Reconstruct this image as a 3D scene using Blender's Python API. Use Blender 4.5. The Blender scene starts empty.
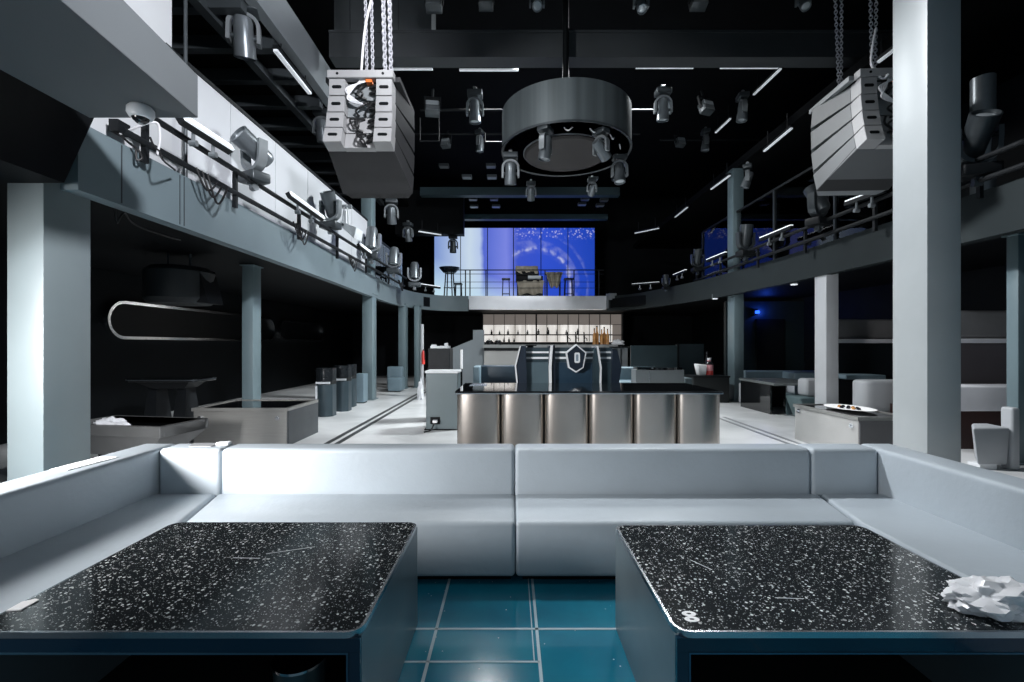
import bpy, bmesh, math, random
from mathutils import Vector, Matrix, Euler
random.seed(7)
R = math.radians
PI = math.pi
scene = bpy.context.scene
COL = scene.collection

# ---------------------------------------------------------------- camera
F = 455.0                       # focal length in pixels of the 1024 wide frame
CX, CY, EYE = 511.0, 345.0, 1.6
def X(px, D): return (px - CX) * D / F
def Z(py, D): return EYE - (py - CY) * D / F
cam_d = bpy.data.cameras.new('camera')
cam = bpy.data.objects.new('camera', cam_d)
COL.objects.link(cam)
cam.location = (0, 0, EYE)
cam.rotation_euler = (R(90), 0, 0)
cam_d.sensor_width = 36
cam_d.lens = 36 * F / 1024
cam_d.shift_x = (512 - CX) / 1024
cam_d.shift_y = (CY - 341) / 1024
cam_d.clip_start = 0.05
scene.camera = cam
scene.view_settings.view_transform = 'Standard'
scene.view_settings.look = 'None'
scene.view_settings.gamma = 1
scene.view_settings.exposure = 0.0

# ---------------------------------------------------------------- materials
def nt(name):
    m = bpy.data.materials.new(name); m.use_nodes = True
    n = m.node_tree.nodes; b = n['Principled BSDF']
    return m, n, m.node_tree.links, b
def mat(name, c, rough=.5, metal=0., var=.12, vs=3., bump=0., bs=40., coat=0., stretch=None, rv=0., spec=.5):
    m, n, l, b = nt(name)
    b.inputs['Specular IOR Level'].default_value = spec
    b.inputs['Roughness'].default_value = rough
    b.inputs['Metallic'].default_value = metal
    if coat:
        b.inputs['Coat Weight'].default_value = coat
        b.inputs['Coat Roughness'].default_value = .05
    tc = n.new('ShaderNodeTexCoord'); mp = n.new('ShaderNodeMapping')
    l.new(tc.outputs['Object'], mp.inputs['Vector'])
    if stretch: mp.inputs['Scale'].default_value = stretch
    no = n.new('ShaderNodeTexNoise'); no.inputs['Scale'].default_value = vs; no.inputs['Detail'].default_value = 5
    l.new(mp.outputs['Vector'], no.inputs['Vector'])
    rp = n.new('ShaderNodeValToRGB')
    rp.color_ramp.elements[0].position = .3; rp.color_ramp.elements[1].position = .7
    rp.color_ramp.elements[0].color = (c[0]*(1-var), c[1]*(1-var), c[2]*(1-var), 1)
    rp.color_ramp.elements[1].color = (min(1, c[0]*(1+var)), min(1, c[1]*(1+var)), min(1, c[2]*(1+var)), 1)
    l.new(no.outputs['Fac'], rp.inputs['Fac']); l.new(rp.outputs['Color'], b.inputs['Base Color'])
    if rv:
        mr = n.new('ShaderNodeMapRange'); mr.inputs[3].default_value = max(0, rough-rv); mr.inputs[4].default_value = rough+rv
        l.new(no.outputs['Fac'], mr.inputs[0]); l.new(mr.outputs[0], b.inputs['Roughness'])
    if bump:
        n2 = n.new('ShaderNodeTexNoise'); n2.inputs['Scale'].default_value = bs; n2.inputs['Detail'].default_value = 4
        l.new(mp.outputs['Vector'], n2.inputs['Vector'])
        bp = n.new('ShaderNodeBump'); bp.inputs['Strength'].default_value = bump; bp.inputs['Distance'].default_value = .02
        l.new(n2.outputs['Fac'], bp.inputs['Height']); l.new(bp.outputs['Normal'], b.inputs['Normal'])
    return m
def emis(name, c, s):
    m, n, l, b = nt(name)
    b.inputs['Base Color'].default_value = (*c, 1)
    b.inputs['Emission Color'].default_value = (*c, 1); b.inputs['Emission Strength'].default_value = s
    return m

M = {}
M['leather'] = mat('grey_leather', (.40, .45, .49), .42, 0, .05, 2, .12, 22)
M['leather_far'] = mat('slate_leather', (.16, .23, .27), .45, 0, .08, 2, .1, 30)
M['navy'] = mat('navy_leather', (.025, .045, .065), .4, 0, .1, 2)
M['light_pad'] = mat('pale_grey_leather', (.42, .44, .46), .5, 0, .06, 2, .08, 20)
M['dark_pad'] = mat('charcoal_upholstery', (.085, .087, .092), .6, 0, .1, 2)
M['black'] = mat('black_paint', (.003, .004, .005), .6, 0, .2, 2, spec=.15)
M['wall'] = mat('black_wall', (.0035, .005, .0065), .6, 0, .2, 1.5, spec=.15)
M['ceil'] = mat('black_ceiling', (.003, .0035, .004), .8, 0, .2, 1, spec=.1)
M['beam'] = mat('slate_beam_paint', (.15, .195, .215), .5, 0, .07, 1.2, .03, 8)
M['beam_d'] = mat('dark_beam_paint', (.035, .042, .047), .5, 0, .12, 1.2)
M['column'] = mat('steel_column_paint', (.135, .19, .21), .42, 0, .06, 1.5, .02, 10)
M['soffit'] = mat('grey_soffit', (.11, .122, .13), .55, 0, .05, 1.)
M['panel'] = mat('glass_reflection_grey', (.58, .60, .63), .35, 0, .05, .7)  # bright reflection of the glass railing put into a flat grey
M['steel'] = mat('brushed_steel', (.36, .36, .345), .36, .7, .06, 3, .02, 60, stretch=(1, 1, 30), rv=.05)
M['steel_p'] = mat('counter_brushed_steel', (.46, .425, .39), .27, .95, .05, .8)
M['steel_g'] = mat('satin_steel_board', (.42, .42, .41), .45, .35, .06, 2)
M['chrome'] = mat('chrome', (.75, .77, .8), .15, 1, .03, 3)
M['trim'] = mat('satin_trim', (.62, .65, .68), .25, 1, .03, 3)
M['bluemetal'] = mat('blue_lacquer_frame', (.006, .032, .065), .25, .2, .1, 2, coat=.4)
M['tabside'] = mat('slate_lacquer', (.17, .215, .235), .35, .25, .12, 2.5, coat=.2)
M['hollow'] = mat('black_interior', (.003, .004, .004), .7)
M['rig'] = mat('black_rigging', (.010, .012, .014), .55, .1, .2, 6, spec=.25)
M['fix'] = mat('fixture_dark_grey', (.055, .065, .072), .35, .3, .1, 6)
M['fix_l'] = mat('fixture_silver', (.26, .285, .30), .35, .4, .06, 6)
M['spk'] = mat('speaker_black', (.024, .025, .027), .75, 0, .1, 4, .05, 120)
M['spk_w'] = mat('speaker_pale_grey', (.33, .33, .335), .55, 0, .05, 6)
M['spk_g'] = mat('speaker_mid_grey', (.22, .235, .245), .5, 0, .06, 3)
M['cable_w'] = mat('pale_cable', (.7, .7, .72), .5)
M['cable'] = mat('black_cable', (.008, .008, .009), .5)
M['orange'] = mat('orange_plug', (.75, .16, .02), .5)
M['chain'] = mat('galvanised_chain', (.52, .52, .56), .4, .25, .05, 30)
M['drum'] = mat('drum_metal', (.12, .14, .148), .5, .35, .3, 1.6, stretch=(3, 3, .02), rv=.1)
M['disc'] = mat('drum_disc', (.022, .019, .019), .6)
M['lens'] = mat('lens_glass', (.55, .6, .63), .22, .3, .1, 3)
M['white'] = mat('white_plastic', (.8, .82, .84), .35, 0, .04, 8)
M['paper'] = mat('white_paper', (.95, .95, .95), .7, 0, .03, 10)
M['tissue'] = mat('crumpled_paper', (.78, .8, .83), .6, 0, .06, 12, .3, 60)
M['plate_w'] = mat('pale_fascia', (.78, .80, .84), .4, .1, .15, .6)
M['red'] = mat('red_label', (.75, .06, .05), .4)
M['pink'] = mat('pink_label', (.78, .35, .38), .4)
M['maroon'] = mat('maroon_riser', (.030, .011, .010), .4, 0, .15, 2)
M['amber'] = mat('amber_bottle', (.55, .27, .09), .15, 0, .2, 8)
M['bottle'] = mat('dark_bottle', (.015, .015, .017), .12, 0, .2, 8)
M['clearb'] = mat('grey_bottle', (.42, .42, .41), .15, 0, .2, 8)
M['cover'] = mat('khaki_cover', (.34, .31, .25), .8, 0, .25, 3, .6, 6)
M['dj'] = mat('dj_slate_lacquer', (.026, .046, .058), .3, .1, .1, 2, coat=.3)
M['djn'] = mat('dj_navy_lacquer', (.010, .018, .032), .35, 0, .1, 2)
M['lect'] = mat('lectern_grey', (.085, .115, .125), .45, 0, .06, 2)
M['sidewall'] = mat('bar_side_plaster', (.24, .27, .29), .6, 0, .06, 1.5)
M['blacktop'] = mat('black_glass_top', (.006, .007, .008), .06, 0, .1, 3, coat=.6)
M['led'] = emis('light_bar_diffuser', (.85, .9, .95), .75)
M['led_mid'] = emis('grey_light_bar_diffuser', (.8, .85, .9), .36)
M['led_dim'] = emis('dim_light_bar_diffuser', (.8, .85, .9), .28)
M['lamp_blue'] = emis('blue_lamp', (.02, .10, 1.), 3.0)
M['line_w'] = mat('white_edge_strip', (.8, .83, .86), .4)
M['strip_grey'] = mat('pale_stripe', (.55, .6, .64), .35)  # greyer stripe colour for the right-hand desk panel
M['grout'] = mat('grout_line', (.34, .45, .5), .5)
M['drain'] = mat('drain_grate', (.07, .075, .078), .5, .4)
M['rail_line'] = mat('drain_edge', (.30, .31, .32), .4, .5)

def concrete():
    m, n, l, b = nt('polished_concrete')
    tc = n.new('ShaderNodeTexCoord')
    a = n.new('ShaderNodeTexNoise'); a.inputs['Scale'].default_value = .9; a.inputs['Detail'].default_value = 8; a.inputs['Distortion'].default_value = .6
    l.new(tc.outputs['Object'], a.inputs['Vector'])
    r = n.new('ShaderNodeValToRGB')
    r.color_ramp.elements[0].position = .32; r.color_ramp.elements[0].color = (.52, .535, .54, 1)
    r.color_ramp.elements[1].position = .62; r.color_ramp.elements[1].color = (.78, .79, .795, 1)
    l.new(a.outputs['Fac'], r.inputs['Fac']); l.new(r.outputs['Color'], b.inputs['Base Color'])
    b.inputs['Roughness'].default_value = .3
    return m
M['concrete'] = concrete()
def bluefloor():
    m, n, l, b = nt('blue_glass_tile')
    tc = n.new('ShaderNodeTexCoord')
    a = n.new('ShaderNodeTexNoise'); a.inputs['Scale'].default_value = 1.6; a.inputs['Detail'].default_value = 6
    l.new(tc.outputs['Object'], a.inputs['Vector'])
    r = n.new('ShaderNodeValToRGB')
    r.color_ramp.elements[0].position = .3; r.color_ramp.elements[0].color = (.006, .12, .20, 1)
    r.color_ramp.elements[1].position = .7; r.color_ramp.elements[1].color = (.012, .21, .30, 1)
    l.new(a.outputs['Fac'], r.inputs['Fac'])
    v = n.new('ShaderNodeTexVoronoi'); v.inputs['Scale'].default_value = 14
    l.new(tc.outputs['Object'], v.inputs['Vector'])
    lt = n.new('ShaderNodeMath'); lt.operation = 'LESS_THAN'; lt.inputs[1].default_value = .055
    l.new(v.outputs['Distance'], lt.inputs[0])
    mx = n.new('ShaderNodeMixRGB'); mx.inputs[2].default_value = (.5, .6, .65, 1)
    l.new(lt.outputs[0], mx.inputs[0]); l.new(r.outputs['Color'], mx.inputs[1])
    l.new(mx.outputs[0], b.inputs['Base Color'])
    b.inputs['Roughness'].default_value = .14; b.inputs['Coat Weight'].default_value = .5
    return m
M['bluefloor'] = bluefloor()
def speckle():
    m, n, l, b = nt('speckled_black_glass')
    tc = n.new('ShaderNodeTexCoord')
    nz = n.new('ShaderNodeTexNoise'); nz.inputs['Scale'].default_value = 3; nz.inputs['Detail'].default_value = 3
    l.new(tc.outputs['Object'], nz.inputs['Vector'])
    facs = []
    for sc, thr in ((46, .17), (92, .15)):
        wn = n.new('ShaderNodeTexNoise'); wn.inputs['Scale'].default_value = sc*1.3
        l.new(tc.outputs['Object'], wn.inputs['Vector'])
        ad = n.new('ShaderNodeMixRGB'); ad.blend_type = 'ADD'; ad.inputs[0].default_value = .006
        l.new(tc.outputs['Object'], ad.inputs[1]); l.new(wn.outputs['Color'], ad.inputs[2])
        v = n.new('ShaderNodeTexVoronoi'); v.inputs['Scale'].default_value = sc; v.voronoi_dimensions = '2D'
        l.new(ad.outputs[0], v.inputs['Vector'])
        sp = n.new('ShaderNodeSeparateColor'); l.new(v.outputs['Color'], sp.inputs[0])
        pw = n.new('ShaderNodeMath'); pw.operation = 'POWER'; pw.inputs[1].default_value = 2.8; l.new(sp.outputs[0], pw.inputs[0])
        th = n.new('ShaderNodeMath'); th.operation = 'MULTIPLY'; th.inputs[1].default_value = thr*1.9; l.new(pw.outputs[0], th.inputs[0])
        lt = n.new('ShaderNodeMath'); lt.operation = 'LESS_THAN'; l.new(v.outputs['Distance'], lt.inputs[0]); l.new(th.outputs[0], lt.inputs[1])
        g = n.new('ShaderNodeMath'); g.operation = 'MULTIPLY'; l.new(lt.outputs[0], g.inputs[0])
        mr = n.new('ShaderNodeMapRange'); mr.inputs[3].default_value = .25; mr.inputs[4].default_value = 1; l.new(sp.outputs[1], mr.inputs[0])
        l.new(mr.outputs[0], g.inputs[1])
        facs.append(g)
    mxm = n.new('ShaderNodeMath'); mxm.operation = 'MAXIMUM'
    l.new(facs[0].outputs[0], mxm.inputs[0]); l.new(facs[1].outputs[0], mxm.inputs[1])
    r = n.new('ShaderNodeValToRGB')
    r.color_ramp.elements[0].color = (.010, .013, .015, 1); r.color_ramp.elements[1].color = (.022, .026, .029, 1)
    l.new(nz.outputs['Fac'], r.inputs['Fac'])
    mx = n.new('ShaderNodeMixRGB'); mx.inputs[2].default_value = (.82, .85, .84, 1)
    l.new(mxm.outputs[0], mx.inputs[0]); l.new(r.outputs['Color'], mx.inputs[1])
    l.new(mx.outputs[0], b.inputs['Base Color'])
    b.inputs['Roughness'].default_value = .12
    return m
M['speckle'] = speckle()
def glass():
    m = bpy.data.materials.new('clear_railing_glass'); m.use_nodes = True
    n = m.node_tree.nodes; l = m.node_tree.links; n.clear()
    o = n.new('ShaderNodeOutputMaterial'); mx = n.new('ShaderNodeMixShader')
    t = n.new('ShaderNodeBsdfTransparent'); t.inputs[0].default_value = (.82, .88, .9, 1)
    g = n.new('ShaderNodeBsdfGlossy'); g.inputs['Roughness'].default_value = .01
    f = n.new('ShaderNodeFresnel'); f.inputs[0].default_value = 1.6
    l.new(f.outputs[0], mx.inputs[0]); l.new(t.outputs[0], mx.inputs[1]); l.new(g.outputs[0], mx.inputs[2])
    l.new(mx.outputs[0], o.inputs[0])
    return m
M['glass'] = glass()
def video():
    m, n, l, b = nt('video_wall_picture')
    tc = n.new('ShaderNodeTexCoord'); sp = n.new('ShaderNodeSeparateXYZ'); l.new(tc.outputs['Object'], sp.inputs[0])
    def math_(op, a, bb=None):
        k = n.new('ShaderNodeMath'); k.operation = op
        for i, q in enumerate((a, bb)):
            if q is None: continue
            if isinstance(q, (int, float)): k.inputs[i].default_value = q
            else: l.new(q, k.inputs[i])
        return k.outputs[0]
    def ramp(fac, els):
        r = n.new('ShaderNodeValToRGB'); e = r.color_ramp.elements
        while len(e) < len(els): e.new(.5)
        for q, (p, c) in zip(e, els): q.position = p; q.color = (*c, 1)
        l.new(fac, r.inputs['Fac']); return r.outputs['Color']
    no = n.new('ShaderNodeTexNoise'); no.inputs['Scale'].default_value = 1.1; no.inputs['Detail'].default_value = 5
    l.new(tc.outputs['Object'], no.inputs['Vector'])
    x = math_('ADD', sp.outputs[0], math_('MULTIPLY', math_('SUBTRACT', no.outputs['Fac'], .5), .25))
    u = math_('DIVIDE', x, 7.44)
    base = ramp(u, [(0, (.22, .34, .72)), (.1, (.42, .55, .85)), (.22, (.66, .80, .95)), (.285, (.55, .68, .95)), (.31, (.10, .16, .72)), (.38, (.16, .22, .80)),
                    (.45, (.22, .27, .86)), (.52, (.05, .10, .66)), (.7, (.03, .09, .70)), (1, (.01, .06, .52))])
    # bright low left area
    low = ramp(math_('ADD', math_('DIVIDE', sp.outputs[2], 3.4), math_('MULTIPLY', u, .75)), [(.15, (1, 1, 1)), (.62, (0, 0, 0))])
    m1 = n.new('ShaderNodeMixRGB'); m1.inputs[2].default_value = (.62, .85, .98, 1); l.new(low, m1.inputs[0]); l.new(base, m1.inputs[1])
    # rings
    cx, cz = 4.6, .75
    dx = math_('SUBTRACT', sp.outputs[0], cx); dz = math_('SUBTRACT', sp.outputs[2], cz)
    rr = math_('SQRT', math_('ADD', math_('MULTIPLY', dx, dx), math_('MULTIPLY', dz, dz)))
    rr = math_('ADD', rr, math_('MULTIPLY', math_('SUBTRACT', no.outputs['Fac'], .5), .3))
    ring = ramp(math_('DIVIDE', rr, 4.), [(.0, (0, 0, 0)), (.36, (.0, .0, .0)), (.40, (.10, .10, .10)), (.425, (.7, .7, .7)), (.46, (.18, .18, .18)), (.52, (.14, .14, .14)), (.535, (.0, .0, .0)),
                                          (.60, (.0, .0, .0)), (.61, (.15, .15, .15)), (.64, (0, 0, 0))])
    n2 = n.new('ShaderNodeTexNoise'); n2.inputs['Scale'].default_value = 2.6; l.new(tc.outputs['Object'], n2.inputs['Vector'])
    nn = ramp(n2.outputs['Fac'], [(.4, (.05, .05, .05)), (.62, (1, 1, 1))])
    rm = n.new('ShaderNodeMixRGB'); rm.blend_type = 'MULTIPLY'; rm.inputs[0].default_value = 1; l.new(ring, rm.inputs[1]); l.new(nn, rm.inputs[2])
    right = ramp(u, [(.48, (0, 0, 0)), (.52, (1, 1, 1))])
    rm2 = n.new('ShaderNodeMixRGB'); rm2.blend_type = 'MULTIPLY'; rm2.inputs[0].default_value = 1; l.new(rm.outputs[0], rm2.inputs[1]); l.new(right, rm2.inputs[2])
    m2 = n.new('ShaderNodeMixRGB'); m2.inputs[2].default_value = (.75, .78, 1, 1); l.new(rm2.outputs[0], m2.inputs[0]); l.new(m1.outputs[0], m2.inputs[1])
    # sparkle band along the top right
    v = n.new('ShaderNodeTexVoronoi'); v.inputs['Scale'].default_value = 9; l.new(tc.outputs['Object'], v.inputs['Vector'])
    sk = ramp(v.outputs['Distance'], [(.12, (1, 1, 1)), (.42, (0, 0, 0))])
    band = ramp(math_('DIVIDE', sp.outputs[2], 3.4), [(.84, (0, 0, 0)), (.9, (.8, .8, .8)), (1, (.5, .5, .5))])
    k1 = n.new('ShaderNodeMixRGB'); k1.blend_type = 'MULTIPLY'; k1.inputs[0].default_value = 1; l.new(sk, k1.inputs[1]); l.new(band, k1.inputs[2])
    k2 = n.new('ShaderNodeMixRGB'); k2.blend_type = 'MULTIPLY'; k2.inputs[0].default_value = 1; l.new(k1.outputs[0], k2.inputs[1]); l.new(right, k2.inputs[2])
    m3 = n.new('ShaderNodeMixRGB'); m3.inputs[2].default_value = (.8, .75, 1, 1); l.new(k2.outputs[0], m3.inputs[0]); l.new(m2.outputs[0], m3.inputs[1])
    b.inputs['Base Color'].default_value = (.01, .01, .012, 1)
    l.new(m3.outputs[0], b.inputs['Emission Color']); b.inputs['Emission Strength'].default_value = .85
    return m
M['video'] = video()
def backlit():
    m, n, l, b = nt('backlit_bar_panel')
    tc = n.new('ShaderNodeTexCoord')
    w = n.new('ShaderNodeTexNoise'); w.inputs['Scale'].default_value = 1.2; w.inputs['Detail'].default_value = 3
    mp = n.new('ShaderNodeMapping'); mp.inputs['Scale'].default_value = (3, 1, .3)
    l.new(tc.outputs['Object'], mp.inputs[0]); l.new(mp.outputs[0], w.inputs['Vector'])
    r = n.new('ShaderNodeValToRGB')
    r.color_ramp.elements[0].position = .3; r.color_ramp.elements[0].color = (.55, .52, .48, 1)
    r.color_ramp.elements[1].position = .65; r.color_ramp.elements[1].color = (.95, .92, .88, 1)
    l.new(w.outputs['Fac'], r.inputs['Fac'])
    l.new(r.outputs['Color'], b.inputs['Base Color']); l.new(r.outputs['Color'], b.inputs['Emission Color'])
    b.inputs['Emission Strength'].default_value = .8
    return m
M['backlit'] = backlit()
M['mesh_panel'] = emis('smoked_backlit_panel', (.24, .21, .19), .5)

# ---------------------------------------------------------------- mesh helper
class MB:
    def __init__(s): s.v = []; s.f = []; s.mi = []; s.cur = 0
    def add(s, vs, fs, T=None):
        b = len(s.v)
        s.v += [tuple(T @ Vector(q)) if T is not None else tuple(q) for q in vs]
        for f in fs: s.f.append(tuple(b + i for i in f)); s.mi.append(s.cur)
        return s
    def box(s, x0, x1, y0, y1, z0, z1, T=None):
        vs = [(x0, y0, z0), (x1, y0, z0), (x1, y1, z0), (x0, y1, z0), (x0, y0, z1), (x1, y0, z1), (x1, y1, z1), (x0, y1, z1)]
        return s.add(vs, [(0, 3, 2, 1), (4, 5, 6, 7), (0, 1, 5, 4), (1, 2, 6, 5), (2, 3, 7, 6), (3, 0, 4, 7)], T)
    def hexa(s, b, t, T=None):
        return s.add(list(b) + list(t), [(0, 3, 2, 1), (4, 5, 6, 7), (0, 1, 5, 4), (1, 2, 6, 5), (2, 3, 7, 6), (3, 0, 4, 7)], T)
    def prism(s, pts, a0, a1, plane='xy', T=None):
        n = len(pts)
        def mk(p, a):
            return (p[0], p[1], a) if plane == 'xy' else ((p[0], a, p[1]) if plane == 'xz' else (a, p[0], p[1]))
        vs = [mk(p, a0) for p in pts] + [mk(p, a1) for p in pts]
        fs = [tuple(range(n))[::-1], tuple(range(n, 2*n))] + [(i, (i+1) % n, n+(i+1) % n, n+i) for i in range(n)]
        return s.add(vs, fs, T)
    def cyl(s, p0, p1, r0, r1=None, n=14, T=None, cap=True):
        r1 = r0 if r1 is None else r1
        p0 = Vector(p0); p1 = Vector(p1); d = (p1-p0).normalized()
        a = d.orthogonal().normalized(); b = d.cross(a)
        vs = []
        for p, r in ((p0, r0), (p1, r1)):
            for i in range(n):
                t = 2*PI*i/n; vs.append(p + (a*math.cos(t) + b*math.sin(t))*r)
        fs = [(i, (i+1) % n, n+(i+1) % n, n+i) for i in range(n)]
        if cap: fs += [tuple(range(n))[::-1], tuple(range(n, 2*n))]
        return s.add(vs, fs, T)
    def tube(s, pts, r, n=8, T=None):
        pts = [Vector(p) for p in pts]; vs = []; fs = []; m = len(pts); up = None
        for i, p in enumerate(pts):
            d = (pts[min(i+1, m-1)] - pts[max(i-1, 0)]).normalized()
            if up is None: a = d.orthogonal().normalized()
            else:
                a = up - d*up.dot(d)
                a = a.normalized() if a.length > 1e-5 else d.orthogonal().normalized()
            up = a; b = d.cross(a)
            for k in range(n):
                t = 2*PI*k/n; vs.append(p + (a*math.cos(t)+b*math.sin(t))*r)
        for i in range(m-1):
            for k in range(n): fs.append((i*n+k, i*n+(k+1) % n, (i+1)*n+(k+1) % n, (i+1)*n+k))
        fs += [tuple(range(n))[::-1], tuple(range((m-1)*n, m*n))]
        return s.add(vs, fs, T)
    def lathe(s, prof, n=24, T=None):
        vs = []; fs = []; m = len(prof)
        for r, z in prof:
            for k in range(n):
                t = 2*PI*k/n; vs.append((max(r, 1e-4)*math.cos(t), max(r, 1e-4)*math.sin(t), z))
        for i in range(m-1):
            for k in range(n): fs.append((i*n+k, i*n+(k+1) % n, (i+1)*n+(k+1) % n, (i+1)*n+k))
        fs += [tuple(range(n))[::-1], tuple(range((m-1)*n, m*n))]
        return s.add(vs, fs, T)
def smooth_path(pts, n=6):
    pts = [Vector(p) for p in pts]; out = []
    for i in range(len(pts)-1):
        p0 = pts[max(i-1, 0)]; p1 = pts[i]; p2 = pts[i+1]; p3 = pts[min(i+2, len(pts)-1)]
        for k in range(n):
            t = k/n
            out.append(.5*((2*p1)+(-p0+p2)*t+(2*p0-5*p1+4*p2-p3)*t*t+(-p0+3*p1-3*p2+p3)*t**3))
    return out+[pts[-1]]
def TR(loc=(0, 0, 0), rot=(0, 0, 0)): return Matrix.Translation(loc) @ Euler(rot).to_matrix().to_4x4()

def wloc(o):
    v = Vector((0, 0, 0))
    while o is not None: v += o.location; o = o.parent
    return v
def build(name, mb, m, parent=None, bevel=0, seg=2, world=True, origin=None, label=None, ang=35):
    """links ONE mesh object; world=True: mb holds world coordinates"""
    me = bpy.data.meshes.new(name)
    base = wloc(parent) if (parent is not None and world) else Vector((0, 0, 0))
    org = Vector(origin) if origin is not None else None
    off = base if org is None else (org if world else org)
    me.from_pydata([tuple(Vector(v)-off) for v in mb.v], [], mb.f)
    bm = bmesh.new(); bm.from_mesh(me)
    bmesh.ops.remove_doubles(bm, verts=bm.verts, dist=1e-5)
    bmesh.ops.recalc_face_normals(bm, faces=bm.faces)
    if bevel:
        es = [e for e in bm.edges if len(e.link_faces) == 2 and e.calc_face_angle(0) > R(30)]
        bmesh.ops.bevel(bm, geom=es, offset=bevel, segments=seg, profile=.5, affect='EDGES', clamp_overlap=True)
    bm.to_mesh(me); bm.free()
    for p in me.polygons: p.use_smooth = True
    me.set_sharp_from_angle(angle=R(ang))
    ms = m if isinstance(m, (list, tuple)) else [m]
    for q in ms: me.materials.append(M[q] if isinstance(q, str) else q)
    if len(ms) > 1 and not bevel and len(me.polygons) == len(mb.mi):
        for p, i in zip(me.polygons, mb.mi): p.material_index = i
    o = bpy.data.objects.new(name, me); COL.objects.link(o)
    if parent is not None:
        o.parent = parent
        if org is not None: o.location = (org - base) if world else org
    elif org is not None: o.location = org
    if label: o['label'] = label
    return o
def thing(name, label, cat, loc=(0, 0, 0), rot=(0, 0, 0), group=None):
    o = bpy.data.objects.new(name, None); COL.objects.link(o)
    o.empty_display_size = .1; o.location = loc; o.rotation_euler = rot
    o['label'] = label; o['category'] = cat
    if group: o['group'] = group
    return o
def tag(o, label, cat, group=None):
    o['label'] = label; o['category'] = cat
    if group: o['group'] = group
    return o
def struct(name, mb, m, bevel=0, **k):
    o = build(name, mb, m, bevel=bevel, **k); o['kind'] = 'structure'; return o
def dup(root, label=None, loc=None, rot=None, scale=None, group=None):
    def cp(o, parent):
        c = o.copy(); COL.objects.link(c)
        if parent is not None: c.parent = parent
        for ch in list(o.children): cp(ch, c)
        return c
    c = cp(root, None)
    if label: c['label'] = label
    if loc is not None: c.location = loc
    if rot is not None: c.rotation_euler = rot
    if scale is not None: c.scale = (scale,)*3
    if group: c['group'] = group
    return c
def rbox(x0, x1, y0, y1, z0, z1): return MB().box(x0, x1, y0, y1, z0, z1)

M['edge_l'] = mat('pale_metal_edge', (.62, .65, .68), .3, .1, .05, 3)
M['ledge'] = mat('lavender_grey_pad', (.68, .69, .73), .5, 0, .05, 3)
M['up_pad'] = mat('mid_charcoal_upholstery', (.20, .20, .205), .6, 0, .1, 2)
M['cab'] = mat('cabinet_blue_grey', (.04, .062, .075), .35, .3, .1, 3)
M['cabtop'] = mat('cabinet_black_drum', (.012, .015, .018), .25, .2, .1, 3)

# ================================================================ SETTING
struct('floor', rbox(-9.2, 10.6, 4.05, 24, -.1, 0), 'concrete')
struct('floor_booth', rbox(-9.2, 10.6, -2.6, 4.05, -.1, 0), 'bluefloor')
# tile joints of the blue floor
g = MB()
for x in (-1.55, -.42, .145, 1.30): g.box(x-.008, x+.008, .2, 3.3, 0, .002)
g.box(.115, .121, 2.3, 3.3, 0, .002)
for y in (2.563, 1.9, 1.2): g.box(-2.2, 2.3, y-.008, y+.008, 0, .002)
g.box(-2.2, .145, 2.29, 2.303, 0, .002)
struct('trim_1', g, 'grout')
# twin drain channels in the hall floor
def channel(name, a, b, w, gap):
    m = MB(); a = Vector(a); b = Vector(b); d = (b-a).normalized(); p = Vector((-d.y, d.x, 0))
    for s in (-1, 1):
        c = p*gap*s
        q = [a+c-p*w, b+c-p*w, b+c+p*w, a+c+p*w]
        m.hexa([(v.x, v.y, .0) for v in q], [(v.x, v.y, .004) for v in q])
    return m
struct('trim_2', channel('c', (X(329, 7.25), 7.0, 0), (X(427, 16.2), 16.2, 0), .045, .085), 'drain')
struct('trim_3', channel('c', (X(800, 7.2), 7.1, 0), (X(724, 9.9), 10.1, 0), .035, .09), 'rail_line')
struct('wall_back', rbox(-9.2, 10.6, 23.6, 23.8, 0, 9.4), 'wall')
struct('wall_left', rbox(-8.4, -8.2, -2.6, 23.6, 0, 9.4), 'wall')
struct('wall_right', rbox(9.4, 9.6, -2.6, 23.6, 0, 9.4), 'wall')
struct('ceiling', rbox(-9.2, 10.6, -2.6, 23.8, 9.2, 9.4), 'ceil')
struct('wall_right_far', rbox(6.9, 9.4, 14.6, 14.75, 0, 3.0), mat('teal_black_wall', (.007, .016, .019), .5, 0, .2, 1))
# dark doorway with a blue lamp in it, at the far right
dr = MB(); dr.box(X(757, 14.5), X(785, 14.5), 14.52, 14.59, 0, Z(319, 14.5))
struct('door_1', dr, 'black')

# ---- balcony: fascia beams
def ribbon(pts, z0, z1, th, side):
    """vertical band following pts (x, y); th to the side away from the hall"""
    P = [Vector((x, y, 0)) for x, y in pts]; m = MB(); n = len(P); vs = []
    for i, p in enumerate(P):
        d = (P[min(i+1, n-1)]-P[max(i-1, 0)]).normalized(); q = Vector((-d.y, d.x, 0))*side*th
        for z in (z0, z1):
            vs.append((p.x, p.y, z)); vs.append((p.x+q.x, p.y+q.y, z))
    fs = []
    for i in range(n-1):
        a = i*4; b = a+4
        fs += [(a, b, b+2, a+2), (a+1, a+3, b+3, b+1), (a, a+1, b+1, b), (a+2, b+2, b+3, a+3)]
    fs += [(0, 2, 3, 1), (4*n-4, 4*n-3, 4*n-1, 4*n-2)]
    m.add(vs, fs); return m
LP = [(p.x, p.y) for p in smooth_path([(-3.9, 4.1, 0), (-3.9, 7, 0), (-3.92, 10, 0), (-4.0, 13, 0), (-4.0, 15.5, 0), (-3.65, 17.4, 0), (-2.9, 18.5, 0), (-1.75, 18.75, 0)], 6)]
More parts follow.
